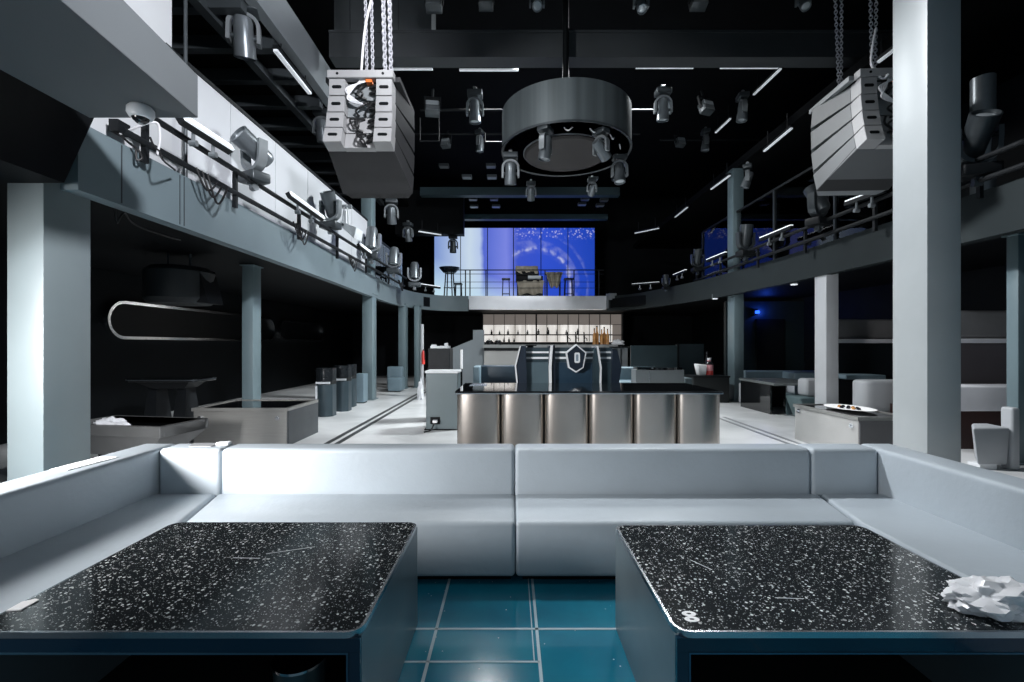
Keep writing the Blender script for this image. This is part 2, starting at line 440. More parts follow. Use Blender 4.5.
RP = [(p.x, p.y) for p in smooth_path([(6.05, 2.0, 0), (6.15, 5, 0), (6.22, 8, 0), (6.2, 11, 0), (5.95, 14, 0), (5.2, 17, 0), (4.6, 18.3, 0), (3.95, 18.75, 0)], 6)]
ZB, ZT = 3.0, 3.62
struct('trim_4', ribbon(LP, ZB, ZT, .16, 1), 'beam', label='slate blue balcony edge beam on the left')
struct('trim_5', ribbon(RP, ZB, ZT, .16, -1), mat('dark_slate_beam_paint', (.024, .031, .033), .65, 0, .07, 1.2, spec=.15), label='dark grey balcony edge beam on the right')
bl = MB(); bl.prism([(-4.0, 4.1), (-4.08, 15.5), (-3.75, 17.4), (-2.95, 18.6), (-1.75, 18.86), (-1.75, 23.6), (-8.2, 23.6), (-8.2, 4.1)], 3.12, 3.5)
struct('floor_balcony_left', bl, 'black')
br = MB(); br.prism([(6.22, 2.0), (6.32, 11), (6.05, 14), (5.3, 17), (3.95, 18.86), (3.95, 23.6), (9.4, 23.6), (9.4, 2.0)][::-1], 3.12, 3.5)
struct('floor_balcony_right', br, 'black')
struct('floor_balcony_back', rbox(-1.75, 3.95, 18.9, 23.6, 3.1, 3.5), 'black')
pf = MB(); pf.box(X(469, 18.7), X(606, 18.7), 18.66, 18.9, Z(309.5, 18.7), Z(296, 18.7))
struct('trim_6', pf, 'plate_w', bevel=.01)
# beam joints on the left fascia (thin raised seams)
s_ = MB()
for y in (4.55, 5.35, 5.42): s_.box(-3.9, -3.895, y, y+.012, ZB+.02, ZT-.02)
struct('trim_7', s_, 'beam_d')
# black panel standing in for the shadow on the near end of the left beam
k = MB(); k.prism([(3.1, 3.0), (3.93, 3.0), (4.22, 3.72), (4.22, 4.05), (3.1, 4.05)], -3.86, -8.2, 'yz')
struct('wall_left_shadow_panel', k, 'black')

# ---- upper galleries
gl = MB(); gl.box(-8.2, -3.95, 4.1, 23.6, 6.95, 7.1)
struct('ceiling_gallery_left', gl, 'ceil')
struct('trim_8', ribbon([(-3.9, 4.1), (-3.9, 9), (-3.95, 12.0)], 6.88, 7.58, .18, 1), mat('pale_gallery_beam_paint', (.18, .20, .215), .5, 0, .06, 1))
jo = MB()
for y in [5.0+.95*i for i in range(12)]: jo.box(-8.2, -4.1, y, y+.16, 6.72, 6.95)
jo.box(-4.75, -4.6, 4.1, 16.5, 6.66, 6.8); jo.box(-6.2, -6.05, 4.1, 16.5, 6.66, 6.8)
struct('ceiling_joists', jo, 'beam_d')
gr = MB(); gr.box(6.35, 9.4, 2, 23.6, 6.6, 6.8)
struct('ceiling_gallery_right', gr, 'ceil')
# transverse beam and duct
tb = MB(); tb.box(-3.6, 7.6, 9.0, 9.35, Z(57, 9), Z(33, 9)); tb.box(-3.6, 7.6, 8.98, 9.37, Z(33, 9), Z(33, 9)+.05)
struct('trim_9', tb, mat('charcoal_beam_paint', (.045, .05, .054), .5, 0, .2, .8))
b2 = MB(); b2.box(X(420, 16), X(620, 16), 16, 16.3, Z(195, 16), Z(187, 16))
struct('trim_10', b2, mat('teal_beam_paint', (.016, .034, .042), .5, 0, .3, .5))
b3 = MB(); b3.box(X(463, 19), X(608, 19), 19, 19.3, Z(219, 19), Z(214, 19))
struct('trim_11', b3, mat('teal_beam_paint_far', (.018, .042, .055), .5, 0, .3, .5))
b4 = MB(); b4.box(X(395, 17.6), X(463.5, 17.6), 17.6, 18.0, Z(234, 17.6), Z(190, 17.6))
struct('ceiling_drop_box', b4, 'black')
# soffit box over the near left
so = MB(); so.prism([(-3.5, -1), (-2.1, -1), (-2.6, 3.78), (-3.5, 3.78)], 3.486, 3.84)
struct('ceiling_soffit', so, 'soffit', bevel=.004, seg=1)
# near white wall piece above the soffit and slim pole
nw = MB(); nw.box(-4.35, -4.1, 4.1, 5.5, 3.62, 6.88)
struct('wall_left_upper', nw, mat('pale_wall_paint', (.60, .62, .64), .5, 0, .04, 1))
pl = thing('slim_pole', 'thin dark vertical pole at the end of the pale wall above the left balcony', 'pole', (-4.02, 5.62, 3.62))
build('shaft', MB().cyl((-4.02, 5.62, 3.62), (-4.02, 5.62, 6.9), .022), 'fix', pl); build('foot_plate', MB().box(-4.08, -3.96, 5.56, 5.68, 3.62, 3.64), 'fix', pl)

# ---- columns
def column(label, x0, x1, y0, y1, z0, z1, m='column'):
    t = thing('steel_column', label, 'column', ((x0+x1)/2, (y0+y1)/2, z0), group='steel columns of the hall')
    build('shaft', MB().box(x0, x1, y0, y1, z0+.0, z1), m, t, bevel=.012, seg=2)
    build('base_plate', MB().box(x0-.05, x1+.05, y0-.05, y1+.05, z0, z0+.02), m, t, bevel=.003, seg=1)
    c = MB(); c.box(x0-.03, x1+.03, y0-.03, y1+.03, z1-.02, z1)
    build('cap_plate', c, m, t)
    return t
column('thick pale steel column at the far left edge, behind the left sofa', -4.38, -4.06, 3.95, 4.40, 0, 3.1, mat('pale_teal_column_paint', (.19, .228, .238), .42, 0, .06, 1.5, .02, 10))
column('slim steel column rising behind the large steel box table on the left', -5.03, -4.82, 8.5, 8.78, 0, 3.1)
column('steel column under the left balcony beside the square teal seat block', -4.32, -4.02, 13.2, 13.6, 0, 3.1)
column('far left column next to the blue armchair', -4.1, -3.85, 16.55, 17.0, 0, 3.1)
column('thin dark far column right of the blue armchair', -3.62, -3.45, 17.0, 17.5, 0, 3.1)
column('upper column standing on the left balcony behind the hooded fixture', -4.35, -4.05, 13.2, 13.6, 3.5, 6.9)
column('massive pale two-storey column in front of the right balcony', 4.61, 4.99, 5.04, 5.50, 0, 9.2, mat('massive_column_paint', (.36, .39, .40), .42, 0, .05, 1.5, .02, 10))
column('pale column behind the box table with the papers on the right', 6.27, 6.52, 9.05, 9.4, 0, 3.1, mat('pale_column_paint', (.56, .58, .60), .42, 0, .05, 1.5))
column('far right slim column beside the black crate with the bottle', 6.28, 6.55, 12.8, 13.2, 0, 3.1)
column('column cut by the right edge of the picture, in front of the raised seats', 6.80, 7.10, 6.1, 6.25, 0, 3.1)
column('upper column standing on the right balcony', 6.30, 6.60, 12.9, 13.25, 3.5, 6.6)

# ---- left balcony: glass guard panels with painted reflection, rails, glass
def guard(label, name, y0, y1, x, z0, z1, m, group, n=1):
    t = thing(name, label, 'balustrade', (x, y0, z0), group=group)
    for i in range(n):
        a = y0+(y1-y0)*i/n; b = y0+(y1-y0)*(i+1)/n
        build('panel', MB().box(x-.012, x+.012, a+.008, b-.008, z0, z1), m, t)
    r = MB(); r.box(x-.03, x+.03, y0, y1, z1, z1+.05); build('top_rail', r, 'rig', t)
    for i in range(n+1):
        a = min(max(y0+(y1-y0)*i/n, y0+.02), y1-.02)
        build('post', MB().box(x-.05, x-.014, a-.02, a+.02, z0, z1), 'fix', t)
    return t
guard('run of tall glass guard panels on the left balcony, reflection painted grey', 'bright_glass_guard', 5.4, 13.0, -4.12, 3.5, 5.14, 'panel', None, 6)
guard('clear glass balustrade on the left balcony beyond the column', 'glass_balustrade', 13.75, 17.2, -4.12, 3.5, 4.85, 'glass', None, 3)
guard('clear glass balustrade along the right balcony', 'glass_balustrade', 6.9, 15.2, 6.42, 3.5, 5.35, 'glass', None, 4)

# lighting pipes along both balconies
def pipe_rail(label, xs, y0, y1, zs, posts, px):
    t = thing('lighting_rail', label, 'pipe rail', (xs[0], y0, ZT))
    for x, z in zip(xs, zs): build('pipe', MB().cyl((x, y0, z), (x, y1, z), .035, n=10), 'rig', t)
    for y in posts:
        b = MB(); b.box(px-.025, px+.025, y-.025, y+.025, ZT-.12, zs[0]+.02)
        for x, z in zip(xs, zs): b.box(min(x, px), max(x, px), y-.018, y+.018, z-.018, z+.018)
        build('bracket', b, 'rig', t)
    return t
pipe_rail('double black lighting pipe along the left balcony edge', (-3.74, -3.80), 4.45, 16.2, (3.97, 3.70), (4.75, 6.3, 8.2, 10.0, 12.0, 14.2, 16.0), -3.82)
pipe_rail('black lighting pipe along the right balcony edge', (6.0, 6.04), 4.6, 15.0, (3.98, 3.72), (5.9, 7.6, 9.4, 11.2, 13.2, 14.9), 6.08)

# ================================================================ VIP BOOTH: sofas and tables
ZS, ZK = .42, .77
D1, D2, D3 = 3.63, 3.03, 3.86
def pad(name, x0, x1, y0, y1, z0, z1, t, m='leather', bev=.035):
    return build(name, MB().box(x0, x1, y0, y1, z0, z1), m, t, bevel=bev, seg=4)
def poly_pad(name, pts, z0, z1, t, m='leather', bev=.03):
    return build(name, MB().prism(pts, z0, z1), m, t, bevel=bev, seg=4)
XL, XR = -2.82, 2.94
def middle(label, x0, x1):
    t = thing('sofa_section', label, 'sofa', ((x0+x1)/2, D2, 0), group='middle sections of the U-shaped sofa')
    pad('backrest', x0+.001, x1-.001, D1, D3, .05, ZK, t)
    return t
a = middle('middle section of the grey sofa left of the centre seam', -2.32, .03)
poly_pad('seat', [(-2.18, D2), (.029, D2), (.029, D1-.004), (-2.335, D1-.004)], .05, ZS, a)
build('plinth', MB().box(-2.1, 0, D2+.08, D1, 0, .06), 'black', a)
b = middle('middle section of the grey sofa right of the centre seam', .03, 2.40)
poly_pad('seat', [(.031, D2), (2.30, D2), (2.445, D1-.004), (.031, D1-.004)], .05, ZS, b)
build('plinth', MB().box(.08, 2.25, D2+.08, D1, 0, .06), 'black', b)
l = thing('corner_sofa', 'left arm of the grey U-shaped sofa with its corner block', 'sofa', (-2.6, 2.2, 0))
pad('backrest', -3.10, XL, .55, D3, .05, ZK, l)
pad('corner_backrest', XL+.002, -2.321, D1, D3, .05, ZK, l)
poly_pad('seat', [(-2.20, .6), (-2.20, D2-.005), (-2.35, D1-.004), (XL-.02, D1-.004), (XL-.02, .6)], .05, ZS, l)
build('plinth', MB().box(-3.0, -2.28, .7, 2.95, 0, .06), 'black', l)
r = thing('corner_sofa', 'right arm of the grey U-shaped sofa with its corner block', 'sofa', (2.7, 2.2, 0))
pad('backrest', XR, 3.21, .55, D3, .05, ZK, r)
pad('corner_backrest', 2.401, XR-.002, D1, D3, .05, ZK, r)
poly_pad('seat', [(2.32, .6), (2.32, D2-.005), (2.46, D1-.004), (XR+.02, D1-.004), (XR+.02, .6)][::-1], .05, ZS, r)
build('plinth', MB().box(2.42, 3.1, .7, 2.95, 0, .06), 'black', r)

def rrect(x0, x1, y0, y1, r, n=6):
    o = []
    for cx, cy, a0 in ((x1-r, y1-r, 0), (x0+r, y1-r, 90), (x0+r, y0+r, 180), (x1-r, y0+r, 270)):
        for i in range(n+1):
            t = R(a0+90*i/n); o.append((cx+r*math.cos(t), cy+r*math.sin(t)))
    return o
def box_table(label, x0, x1, y0, y1, h, sidemat):
    t = thing('box_table', label, 'table', ((x0+x1)/2, (y0+y1)/2, 0), group='speckled glass box tables')
    build('table_top', MB().prism(rrect(x0+.012, x1-.012, y0+.012, y1-.012, .05), h-.012, h+.001), 'speckle', t)
    e = MB(); o = rrect(x0, x1, y0, y1, .06); i = rrect(x0+.012, x1-.012, y0+.012, y1-.012, .05); n = len(o)
    vs = [(p[0], p[1], h-.022) for p in o]+[(p[0], p[1], h) for p in o]+[(p[0], p[1], h) for p in i]+[(p[0], p[1], h-.022) for p in i]
    fs = []
    for q in range(n):
        w = (q+1) % n
        fs += [(q, w, n+w, n+q), (n+q, n+w, 2*n+w, 2*n+q), (2*n+q, 2*n+w, 3*n+w, 3*n+q), (3*n+q, 3*n+w, w, q)]
    e.add(vs, fs); build('edge_trim', e, 'trim', t)
    th = .035
    for s, xa in ((-1, x0+.004), (1, x1-.004-th)):
        b = MB(); b.box(xa, xa+th, y0+.02, y1-.004, .0, h-.023); build('side_panel', b, sidemat, t, bevel=.004, seg=1)
    b = MB(); b.box(x0+.04, x1-.04, y1-.045, y1-.004, 0, h-.023); build('back_panel', b, sidemat, t)
    b = MB(); b.box(x0+.04, x1-.04, y0+.02, y1-.046, h-.085, h-.024); build('inner_top', b, 'hollow', t)
    b = MB(); b.box(x0+.04, x1-.04, y0+.03, y1-.046, 0.002, .05); build('inner_floor', b, 'hollow', t)
    f = MB(); w = .042
    f.box(x0+.004, x1-.004, y0+.002, y0+.019, h-.023-.05, h-.023)
    f.box(x0+.004, x0+.004+w, y0+.002, y0+.019, 0, h-.0735); f.box(x1-.004-w, x1-.004, y0+.002, y0+.019, 0, h-.0735)
    f.box(x0+.004+w, x1-.004-w, y0+.002, y0+.019, 0, .05)
    build('front_frame', f, 'bluemetal', t)
    g = MB(); zz = h-.0735
    g.box(x0+.046, x1-.046, y0-.001, y0+.006, zz-.006, zz); g.box(x0+.046, x0+.052, y0-.001, y0+.006, .05, zz-.006); g.box(x1-.052, x1-.046, y0-.001, y0+.006, .05, zz-.006)
    build('inner_bead', g, 'trim_blue', t)
    return t
M['trim_blue'] = mat('blue_bead', (.06, .16, .24), .3, .6, .05, 3)
HT = .58
TL = box_table('left box table with clear table top and a metal bucket stored inside', -1.94, -.533, 1.615, 2.62, HT, 'tabside')
TRt = box_table('right box table with the white number 8 and a crumpled plastic bag on top', .587, 1.98, 1.617, 2.58, HT, 'tabside')
# the white number 8 on the right table top (a part of it)
e8 = MB()
def ring8(cx, cy, ax, ay, bx_, by_, n=28):
    vs = []; fs = []
    for i in range(n):
        t = 2*PI*i/n
        for rx, ry in ((ax, ay), (bx_, by_)):
            for z in (HT+.0012, HT+.0024): vs.append((cx+rx*math.cos(t), cy+ry*math.sin(t), z))
    for i in range(n):
        a = i*4; b = ((i+1) % n)*4
        fs += [(a, b, b+1, a+1), (a+2, a+3, b+3, b+2), (a+1, b+1, b+3, a+3), (a, a+2, b+2, b)]
    e8.add(vs, fs)
ring8(.672, 1.690, .0275, .0175, .0095, .0055); ring8(.674, 1.7245, .0265, .0165, .0095, .0055)
build('number_eight', e8, 'paper', TRt, label='white figure 8')
# bright reflection-free scuff lines on the tops
def scratch(p, q, t):
    a = Vector(p); b = Vector(q); d = (b-a).normalized()*.0016; n_ = Vector((-d.y, d.x, 0))
    m = MB(); m.hexa([(v.x, v.y, HT+.0011) for v in (a-n_, b-n_, b+n_, a+n_)], [(v.x, v.y, HT+.0016) for v in (a-n_, b-n_, b+n_, a+n_)])
    return m
def T(px, py): D = (EYE-HT)*F/(py-CY); return (X(px, D), D, 0)
build('scratch', scratch(T(266, 554), T(315, 547), TL), 'white', TL); build('scratch', scratch(T(233, 558), T(260, 558.5), TL), 'white', TL)
build('scratch', scratch(T(690, 560), T(712, 570), TRt), 'white', TRt); build('scratch', scratch(T(775, 598), T(804, 599), TRt), 'white', TRt)

# metal bucket in the left table
bk = thing('ice_bucket', 'steel bucket standing inside the left box table', 'bucket', (-.88, 1.9, .05))
build('body', MB().lathe([(.085, 0), (.105, .20), (.112, .385), (.108, .385), (.1, .2), (.08, .01)], 28, TR((-.88, 1.9, .052)) @ Matrix.Diagonal((.93, .93, .64, 1))), mat('bucket_steel', (.10, .17, .19), .3, .7, .1, 4), bk)
build('rim', MB().lathe([(.108, .372), (.117, .376), (.117, .392), (.107, .392)], 28, TR((-.88, 1.9, .052)) @ Matrix.Diagonal((.93, .93, .64, 1))), 'chrome', bk)

# crumpled plastic bag on the right table
bg = bmesh.new(); bmesh.ops.create_icosphere(bg, subdivisions=4, radius=1)
from mathutils import noise
vs = []
for v in bg.verts:
    p = v.co.copy(); q = p*2.3
    k = 1+.30*noise.noise(q*.8)+.34*abs(noise.noise(q*1.25+Vector((3, 1, 5))))-.10*abs(noise.noise(q*2.6))+.10*noise.cell(q*1.7)+.05*noise.cell(q*3.1)
    z = max(-.55, p.z*k)
    lift = .35*max(0, p.x*.6+.2)
    vs.append((1.865+.155*p.x*k+.03*p.y, 1.765+.10*p.y*k, HT+.003+(z+.55)*(.062+.016*lift)))
m_ = MB(); m_.add(vs, [tuple(w.index for w in f.verts) for f in bg.faces]); bg.free()
def bagmat():
    m = mat('thin_white_plastic', (.93, .94, .97), .3, 0, .04, 6, .2, 18)
    b = m.node_tree.nodes['Principled BSDF']; b.inputs['Transmission Weight'].default_value = .12
    b.inputs['Subsurface Weight'].default_value = .2; b.inputs['Subsurface Radius'].default_value = (.03, .03, .03); b.inputs['Subsurface Scale'].default_value = .5
    return m
M['bag'] = bagmat()
tag(build('plastic_bag', m_, 'bag', origin=(1.865, 1.765, HT), ang=28), 'crumpled white plastic bag on the right box table', 'bag')
# white paper tag on the left table corner
def sheet(name, pts, z, m, label, cat, th=.004, curl=.0):
    b = MB(); b.prism(pts, z, z+th)
    c = Vector((sum(p[0] for p in pts)/len(pts), sum(p[1] for p in pts)/len(pts), z))
    return tag(build(name, b, m, origin=c), label, cat)
sheet('paper_slip', [T(6, 612)[:2], T(21, 611)[:2], T(39, 601)[:2], T(36, 600)[:2], T(22, 603)[:2]], HT+.002, 'paper', 'small white paper slip on the left corner of the left box table', 'paper')
def TS(px, py): D = (EYE-ZK)*F/(py-CY); return (X(px, D), D)
sheet('paper_slip', [(-3.06, 3.02), (-2.93, 3.0), (-2.90, 3.35), (-3.04, 3.37)], ZK+.002, 'paper', 'white paper lying on top of the left sofa arm', 'paper')
sheet('cloth_napkin', [(-2.62, 3.70), (-2.44, 3.70), (-2.44, 3.82), (-2.66, 3.82)], ZK+.002, mat('grey_napkin', (.25, .26, .27), .7), 'folded grey napkin on the left corner of the sofa back', 'napkin', .006)
c_ = MB(); c_.box(-2.43, -2.33, 3.74, 3.80, ZK+.003, ZK+.026); c_.cyl((-2.425, 3.74, ZK+.018), (-2.335, 3.79, ZK+.022), .010)
tag(build('lighter_case', c_, 'white', bevel=.006, origin=(-2.4, 3.77, ZK)), 'small white case next to the grey napkin on the sofa back', 'case')

# ================================================================ HALL, left
def steel_table(label, x0, x1, y0, y1, h, m, bolts):
    t = thing('steel_box_table', label, 'table', ((x0+x1)/2, (y0+y1)/2, 0))
    build('body', MB().box(x0+.02, x1-.02, y0+.02, y1-.02, 0, h-.05), m, t, bevel=.006, seg=1)
    f = MB()
    f.box(x0, x1, y0, y0+.05, h-.05, h); f.box(x0, x1, y1-.05, y1, h-.05, h); f.box(x0, x0+.05, y0+.05, y1-.05, h-.05, h); f.box(x1-.05, x1, y0+.05, y1-.05, h-.05, h)
    build('top_frame', f, 'steel', t)
    build('table_top', MB().box(x0+.05, x1-.05, y0+.05, y1-.05, h-.045, h-.012), 'blacktop', t)
    for p, q in bolts:
        build('lock', MB().cyl(p, q, .035, n=16).cyl(q, Vector(q)+(Vector(q)-Vector(p))*.5, .014, n=10), 'chrome', t)
    return t
s1 = steel_table('large steel box table with black top left of the hall', -5.06, -3.54, 7.2, 8.36, .60, 'steel', [((-4.93, 7.22, .44), (-4.93, 7.19, .44)), ((-3.70, 7.22, .44), (-3.70, 7.19, .44))])
build('side_cover', MB().box(-3.56, -3.535, 7.24, 8.34, .0, .55), 'fix', s1, label='dark side panel')

# low faceted table with a sunken top, and the papers on it
lt = thing('faceted_table', 'low grey faceted table with sunken top at the left under the balcony', 'table', (-5.15, 6.25, 0), rot=(0, 0, R(-9)))
w, d, h = .78, .38, .56
M['facet'] = mat('faceted_grey', (.16, .165, .165), .4, .35, .1, 3)
def ringbox(b, w0, d0, w1, d1, z0, z1):
    b.hexa([(-w0, -d0, z0), (w0, -d0, z0), (w0, d0, z0), (-w0, d0, z0)], [(-w1, -d1, z1), (w1, -d1, z1), (w1, d1, z1), (-w1, d1, z1)])
b_ = MB(); ringbox(b_, w*.62, d*.6, w*.98, d*.97, .14, .42); build('tapered_body', b_, 'facet', lt, world=False)
b_ = MB(); ringbox(b_, w*.45, d*.45, w*.5, d*.5, 0, .14); build('foot', b_, 'black', lt, world=False)
b_ = MB(); e_ = .06
b_.box(-w, w, -d, -d+e_, .42, h); b_.box(-w, w, d-e_, d, .42, h); b_.box(-w, -w+e_, -d+e_, d-e_, .42, h); b_.box(w-e_, w, -d+e_, d-e_, .42, h)
build('rim', b_, 'facet', lt, world=False, bevel=.006, seg=1)
build('sunken_top', MB().box(-w+e_, w-e_, -d+e_, d-e_, .42, .48), 'blacktop', lt, world=False)
def crumple(name, c, sx, sy, sz, m, label, cat, seed):
    bb = bmesh.new(); bmesh.ops.create_icosphere(bb, subdivisions=4, radius=1); vv = []
    for v in bb.verts:
        p = v.co; k = 1+.4*noise.noise(p*2.2+Vector((seed, 0, 0)))+.2*noise.noise(p*5+Vector((0, seed, 0)))
        vv.append((c[0]+sx*p.x*k, c[1]+sy*p.y*k, c[2]+sz*max(0, p.z*k+.25)))
    q = MB(); q.add(vv, [tuple(x.index for x in f.verts) for f in bb.faces]); bb.free()
    return tag(build(name, q, m, origin=c, ang=50), label, cat)
crumple('cloth_napkin', (-5.36, 6.07, .485), .22, .13, .11, 'tissue', 'crumpled white cloth in the sunken top of the low faceted table', 'napkin', 3.1)

# tall dark bar table beneath the oval mirror
ht = thing('bar_table', 'tall black bar table with thick top under the oval mirror', 'table', (-6.35, 8.5, 0))
build('table_top', MB().prism(rrect(-7.0, -5.68, 8.2, 8.85, .12), .93, .99), 'blacktop', ht, bevel=.008, seg=1)
build('edge_band', MB().prism(rrect(-7.005, -5.675, 8.195, 8.855, .12), .95, .972), 'fix', ht)
build('apron', MB().hexa([(-6.6, 8.35, .80), (-6.0, 8.35, .80), (-6.0, 8.7, .80), (-6.6, 8.7, .80)], [(-6.85, 8.27, .93), (-5.85, 8.27, .93), (-5.85, 8.78, .93), (-6.85, 8.78, .93)]), 'rig', ht)
for x in (-6.62, -6.08): build('leg', MB().hexa([(x-.13, 8.3, 0), (x+.13, 8.3, 0), (x+.13, 8.75, 0), (x-.13, 8.75, 0)], [(x-.08, 8.4, .82), (x+.08, 8.4, .82), (x+.08, 8.65, .82), (x-.08, 8.65, .82)]), 'rig', ht)
# oval mirrors on the left wall
def stadium(y0, y1, z0, z1, n=14):
    r = (z1-z0)/2; zc = (z0+z1)/2; o = []
    for i in range(n+1):
        t = -PI/2+PI*i/n; o.append((y1-r+r*math.cos(t), zc+r*math.sin(t)))
    for i in range(n+1):
        t = PI/2+PI*i/n; o.append((y0+r+r*math.cos(t), zc+r*math.sin(t)))
    return o
M['mirror'] = mat('dark_mirror', (.003, .004, .005), .4, 0, .05, 2, spec=.2)
def oval(label, y0, y1, z0, z1, w):
    t = thing('oval_mirror', label, 'mirror', (-8.19, (y0+y1)/2, z0), group='long oval wall mirrors')
    o = stadium(y0, y1, z0, z1); i = stadium(y0+w, y1-w, z0+w, z1-w); n = len(o); b = MB()
    xs = (-8.2, -8.06)
    vs = [(xs[0], *p) for p in o]+[(xs[1], *p) for p in o]+[(xs[1], *p) for p in i]+[(xs[0], *p) for p in i]; fs = []
    for q in range(n):
        e = (q+1) % n
        fs += [(q, e, n+e, n+q), (n+q, n+e, 2*n+e, 2*n+q), (2*n+q, 2*n+e, 3*n+e, 3*n+q), (3*n+q, 3*n+e, e, q)]
    b.add(vs, fs); build('frame', b, 'chrome', t)
    build('mirror_glass', MB().prism(i, -8.195, -8.15, 'yz'), 'mirror', t)
oval('long oval mirror with chrome rim on the dark left wall', 9.1, 15.6, 1.72, 2.52, .06)
oval('second oval mirror further along the dark left wall', 15.9, 19.6, 1.76, 2.5, .055)

# row of cabinets with chrome edge
def cabinet(label, x, y, w, h):
    t = thing('steel_cabinet', label, 'cabinet', (x, y, 0), group='steel cabinets beside the left column')
    P = [(x-w/2, y+.22)]+[(x-w/2+w*i/8, y-.10*math.sin(PI*i/8)) for i in range(9)]+[(x+w/2, y+.22)]
    build('body', MB().prism(P, 0, h*.66), 'cab', t)
    build('slot_band', MB().prism([(a*.0+x+(a-x)*.96, b+.012) for a, b in P], h*.66, h*.74), 'hollow', t)
    build('upper_drum', MB().prism(P, h*.74, h), 'cabtop', t)
    build('chrome_edge', MB().box(x-w/2-.004, x-w/2+.05, y-.035, y+.02, 0.02, h*.64), 'edge_l', t)
    build('push_flap', MB().box(x-w/2+.03, x+w/2-.03, y-.095, y-.06, h*.68, h*.72), 'edge_l', t)
    return t
cabinet('nearest steel cabinet of the row beside the left column', X(322.5, 10.1), 10.2, .37, 1.08)
cabinet('middle steel cabinet of the row, with the bright chrome edge', X(339.5, 10.9), 11.0, .36, 1.10)
cabinet('farthest and narrowest steel cabinet of the row, before the teal block', X(350.5, 11.8), 11.75, .2, 1.10)
tb_ = thing('seat_block', 'square teal upholstered block against the left column', 'pouf', (X(359, 12.4), 12.7, 0))
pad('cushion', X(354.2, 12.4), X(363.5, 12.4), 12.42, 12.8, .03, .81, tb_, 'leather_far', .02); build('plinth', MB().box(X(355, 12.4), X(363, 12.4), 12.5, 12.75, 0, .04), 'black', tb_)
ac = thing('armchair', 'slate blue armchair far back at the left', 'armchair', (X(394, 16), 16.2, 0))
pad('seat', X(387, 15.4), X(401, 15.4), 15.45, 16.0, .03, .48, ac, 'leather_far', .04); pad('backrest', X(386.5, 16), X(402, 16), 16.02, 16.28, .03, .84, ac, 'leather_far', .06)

# lectern and the monitor box behind it
lc = thing('lectern', 'grey lectern cabinet left of the steel counter', 'lectern', (X(441, 8.56), 8.8, 0))
x0, x1 = X(426, 8.56), X(457.5, 8.56)
build('body', MB().box(x0, x1, 8.56, 9.05, .01, 1.07), 'lect', lc, bevel=.006, seg=1)
build('top', MB().box(x0-.02, x1+.02, 8.53, 9.07, 1.07, 1.115), mat('pale_lectern_top', (.5, .52, .54), .4), lc, bevel=.005, seg=1)
build('socket_plate', MB().box(X(430.5, 8.56), X(440, 8.56), 8.545, 8.56, Z(424, 8.56), Z(417, 8.56)), 'black', lc)
build('base', MB().box(x0-.03, x1+.01, 8.54, 9.06, 0, .02), 'black', lc)
cb = MB().tube(smooth_path([(X(435, 8.5), 8.53, .17), (X(434, 8.5), 8.46, .12), (X(431, 8.4), 8.40, .03), (X(428, 8.4), 8.36, .015), (X(424, 8.3), 8.3, .012)]), .012)
tag(build('power_cord', cb, 'cable', origin=(X(431, 8.4), 8.4, .01)), 'black power cord hanging from the socket of the lectern', 'cord')
tag(build('cable_plug', MB().box(X(433, 8.5), X(437.5, 8.5), 8.44, 8.54, .15, .20), 'cable_w', bevel=.008, origin=(X(435, 8.5), 8.5, .15)), 'pale plug in the socket of the lectern', 'plug')
mb_ = thing('equipment_case', 'black equipment case behind the lectern with silver gear on top', 'case', (X(439, 9.6), 9.9, 0))
build('body', MB().box(X(428, 9.6), X(450, 9.6), 9.6, 10.1, .03, 1.53), 'rig', mb_, bevel=.01, seg=1)
build('silver_mixer', MB().box(X(430, 9.6), X(448, 9.6), 9.65, 10.0, 1.53, 1.58).box(X(431, 9.6), X(436, 9.6), 9.64, 9.7, 1.58, 1.61).box(X(444, 9.6), X(447.5, 9.6), 9.66, 9.7, 1.58, 1.64), 'fix_l', mb_)
build('foot', MB().box(X(429, 9.6), X(449, 9.6), 9.65, 10.05, 0, .03), 'black', mb_)
tag(build('white_tube', MB().cyl((X(461.5, 10), 10.0, 1.08), (X(461.5, 10), 10.0, 1.5), .03), 'white', origin=(X(461.5, 10), 10, 1.08)), 'white upright tube between the equipment case and the bar wall', 'tube')
tag(build('tube_stand', MB().cyl((X(461.5, 10), 10.0, 0), (X(461.5, 10), 10.0, 1.078), .022).cyl((X(461.5, 10), 10.0, 0), (X(461.5, 10), 10.0, .02), .12), 'black', origin=(X(461.5, 10), 10, 0)), 'thin black stand under the white upright tube', 'stand')
# red thing: fire extinguisher on a pole, white bundle under it
fe = thing('fire_extinguisher', 'red fire extinguisher hanging on the far left pole', 'extinguisher', (X(423.3, 14), 14, 1.05))
build('bottle', MB().lathe([(.0, 0), (.05, .01), (.055, .35), (.03, .42), (.02, .45), (0, .46)], 16, TR((X(423.3, 14), 14, 1.0))), 'red', fe)
build('wall_mount', MB().box(X(422.6, 14), X(424, 14), 14.05, 14.14, 1.1, 1.3), 'fix', fe)
build('hose', MB().tube(smooth_path([(X(423.3, 14), 13.97, 1.46), (X(425, 14), 13.93, 1.4), (X(425.3, 14), 13.92, 1.15)]), .012), 'cable', fe)
tp = thing('wall_pole', 'pale thin pole behind the fire extinguisher', 'pole', (X(422, 14.2), 14.2, 0))
build('shaft', MB().cyl((X(422, 14.2), 14.2, 0), (X(422, 14.2), 14.2, 2.25), .055), 'light_pad', tp); build('foot_plate', MB().cyl((X(422, 14.2), 14.2, 0), (X(422, 14.2), 14.2, .03), .12), 'light_pad', tp)
crumple('plastic_sack', (X(420.5, 13.4), 13.4, 0), .09, .08, .42, 'tissue', 'white sack leaning at the foot of the pale far pole', 'sack', 8.2)

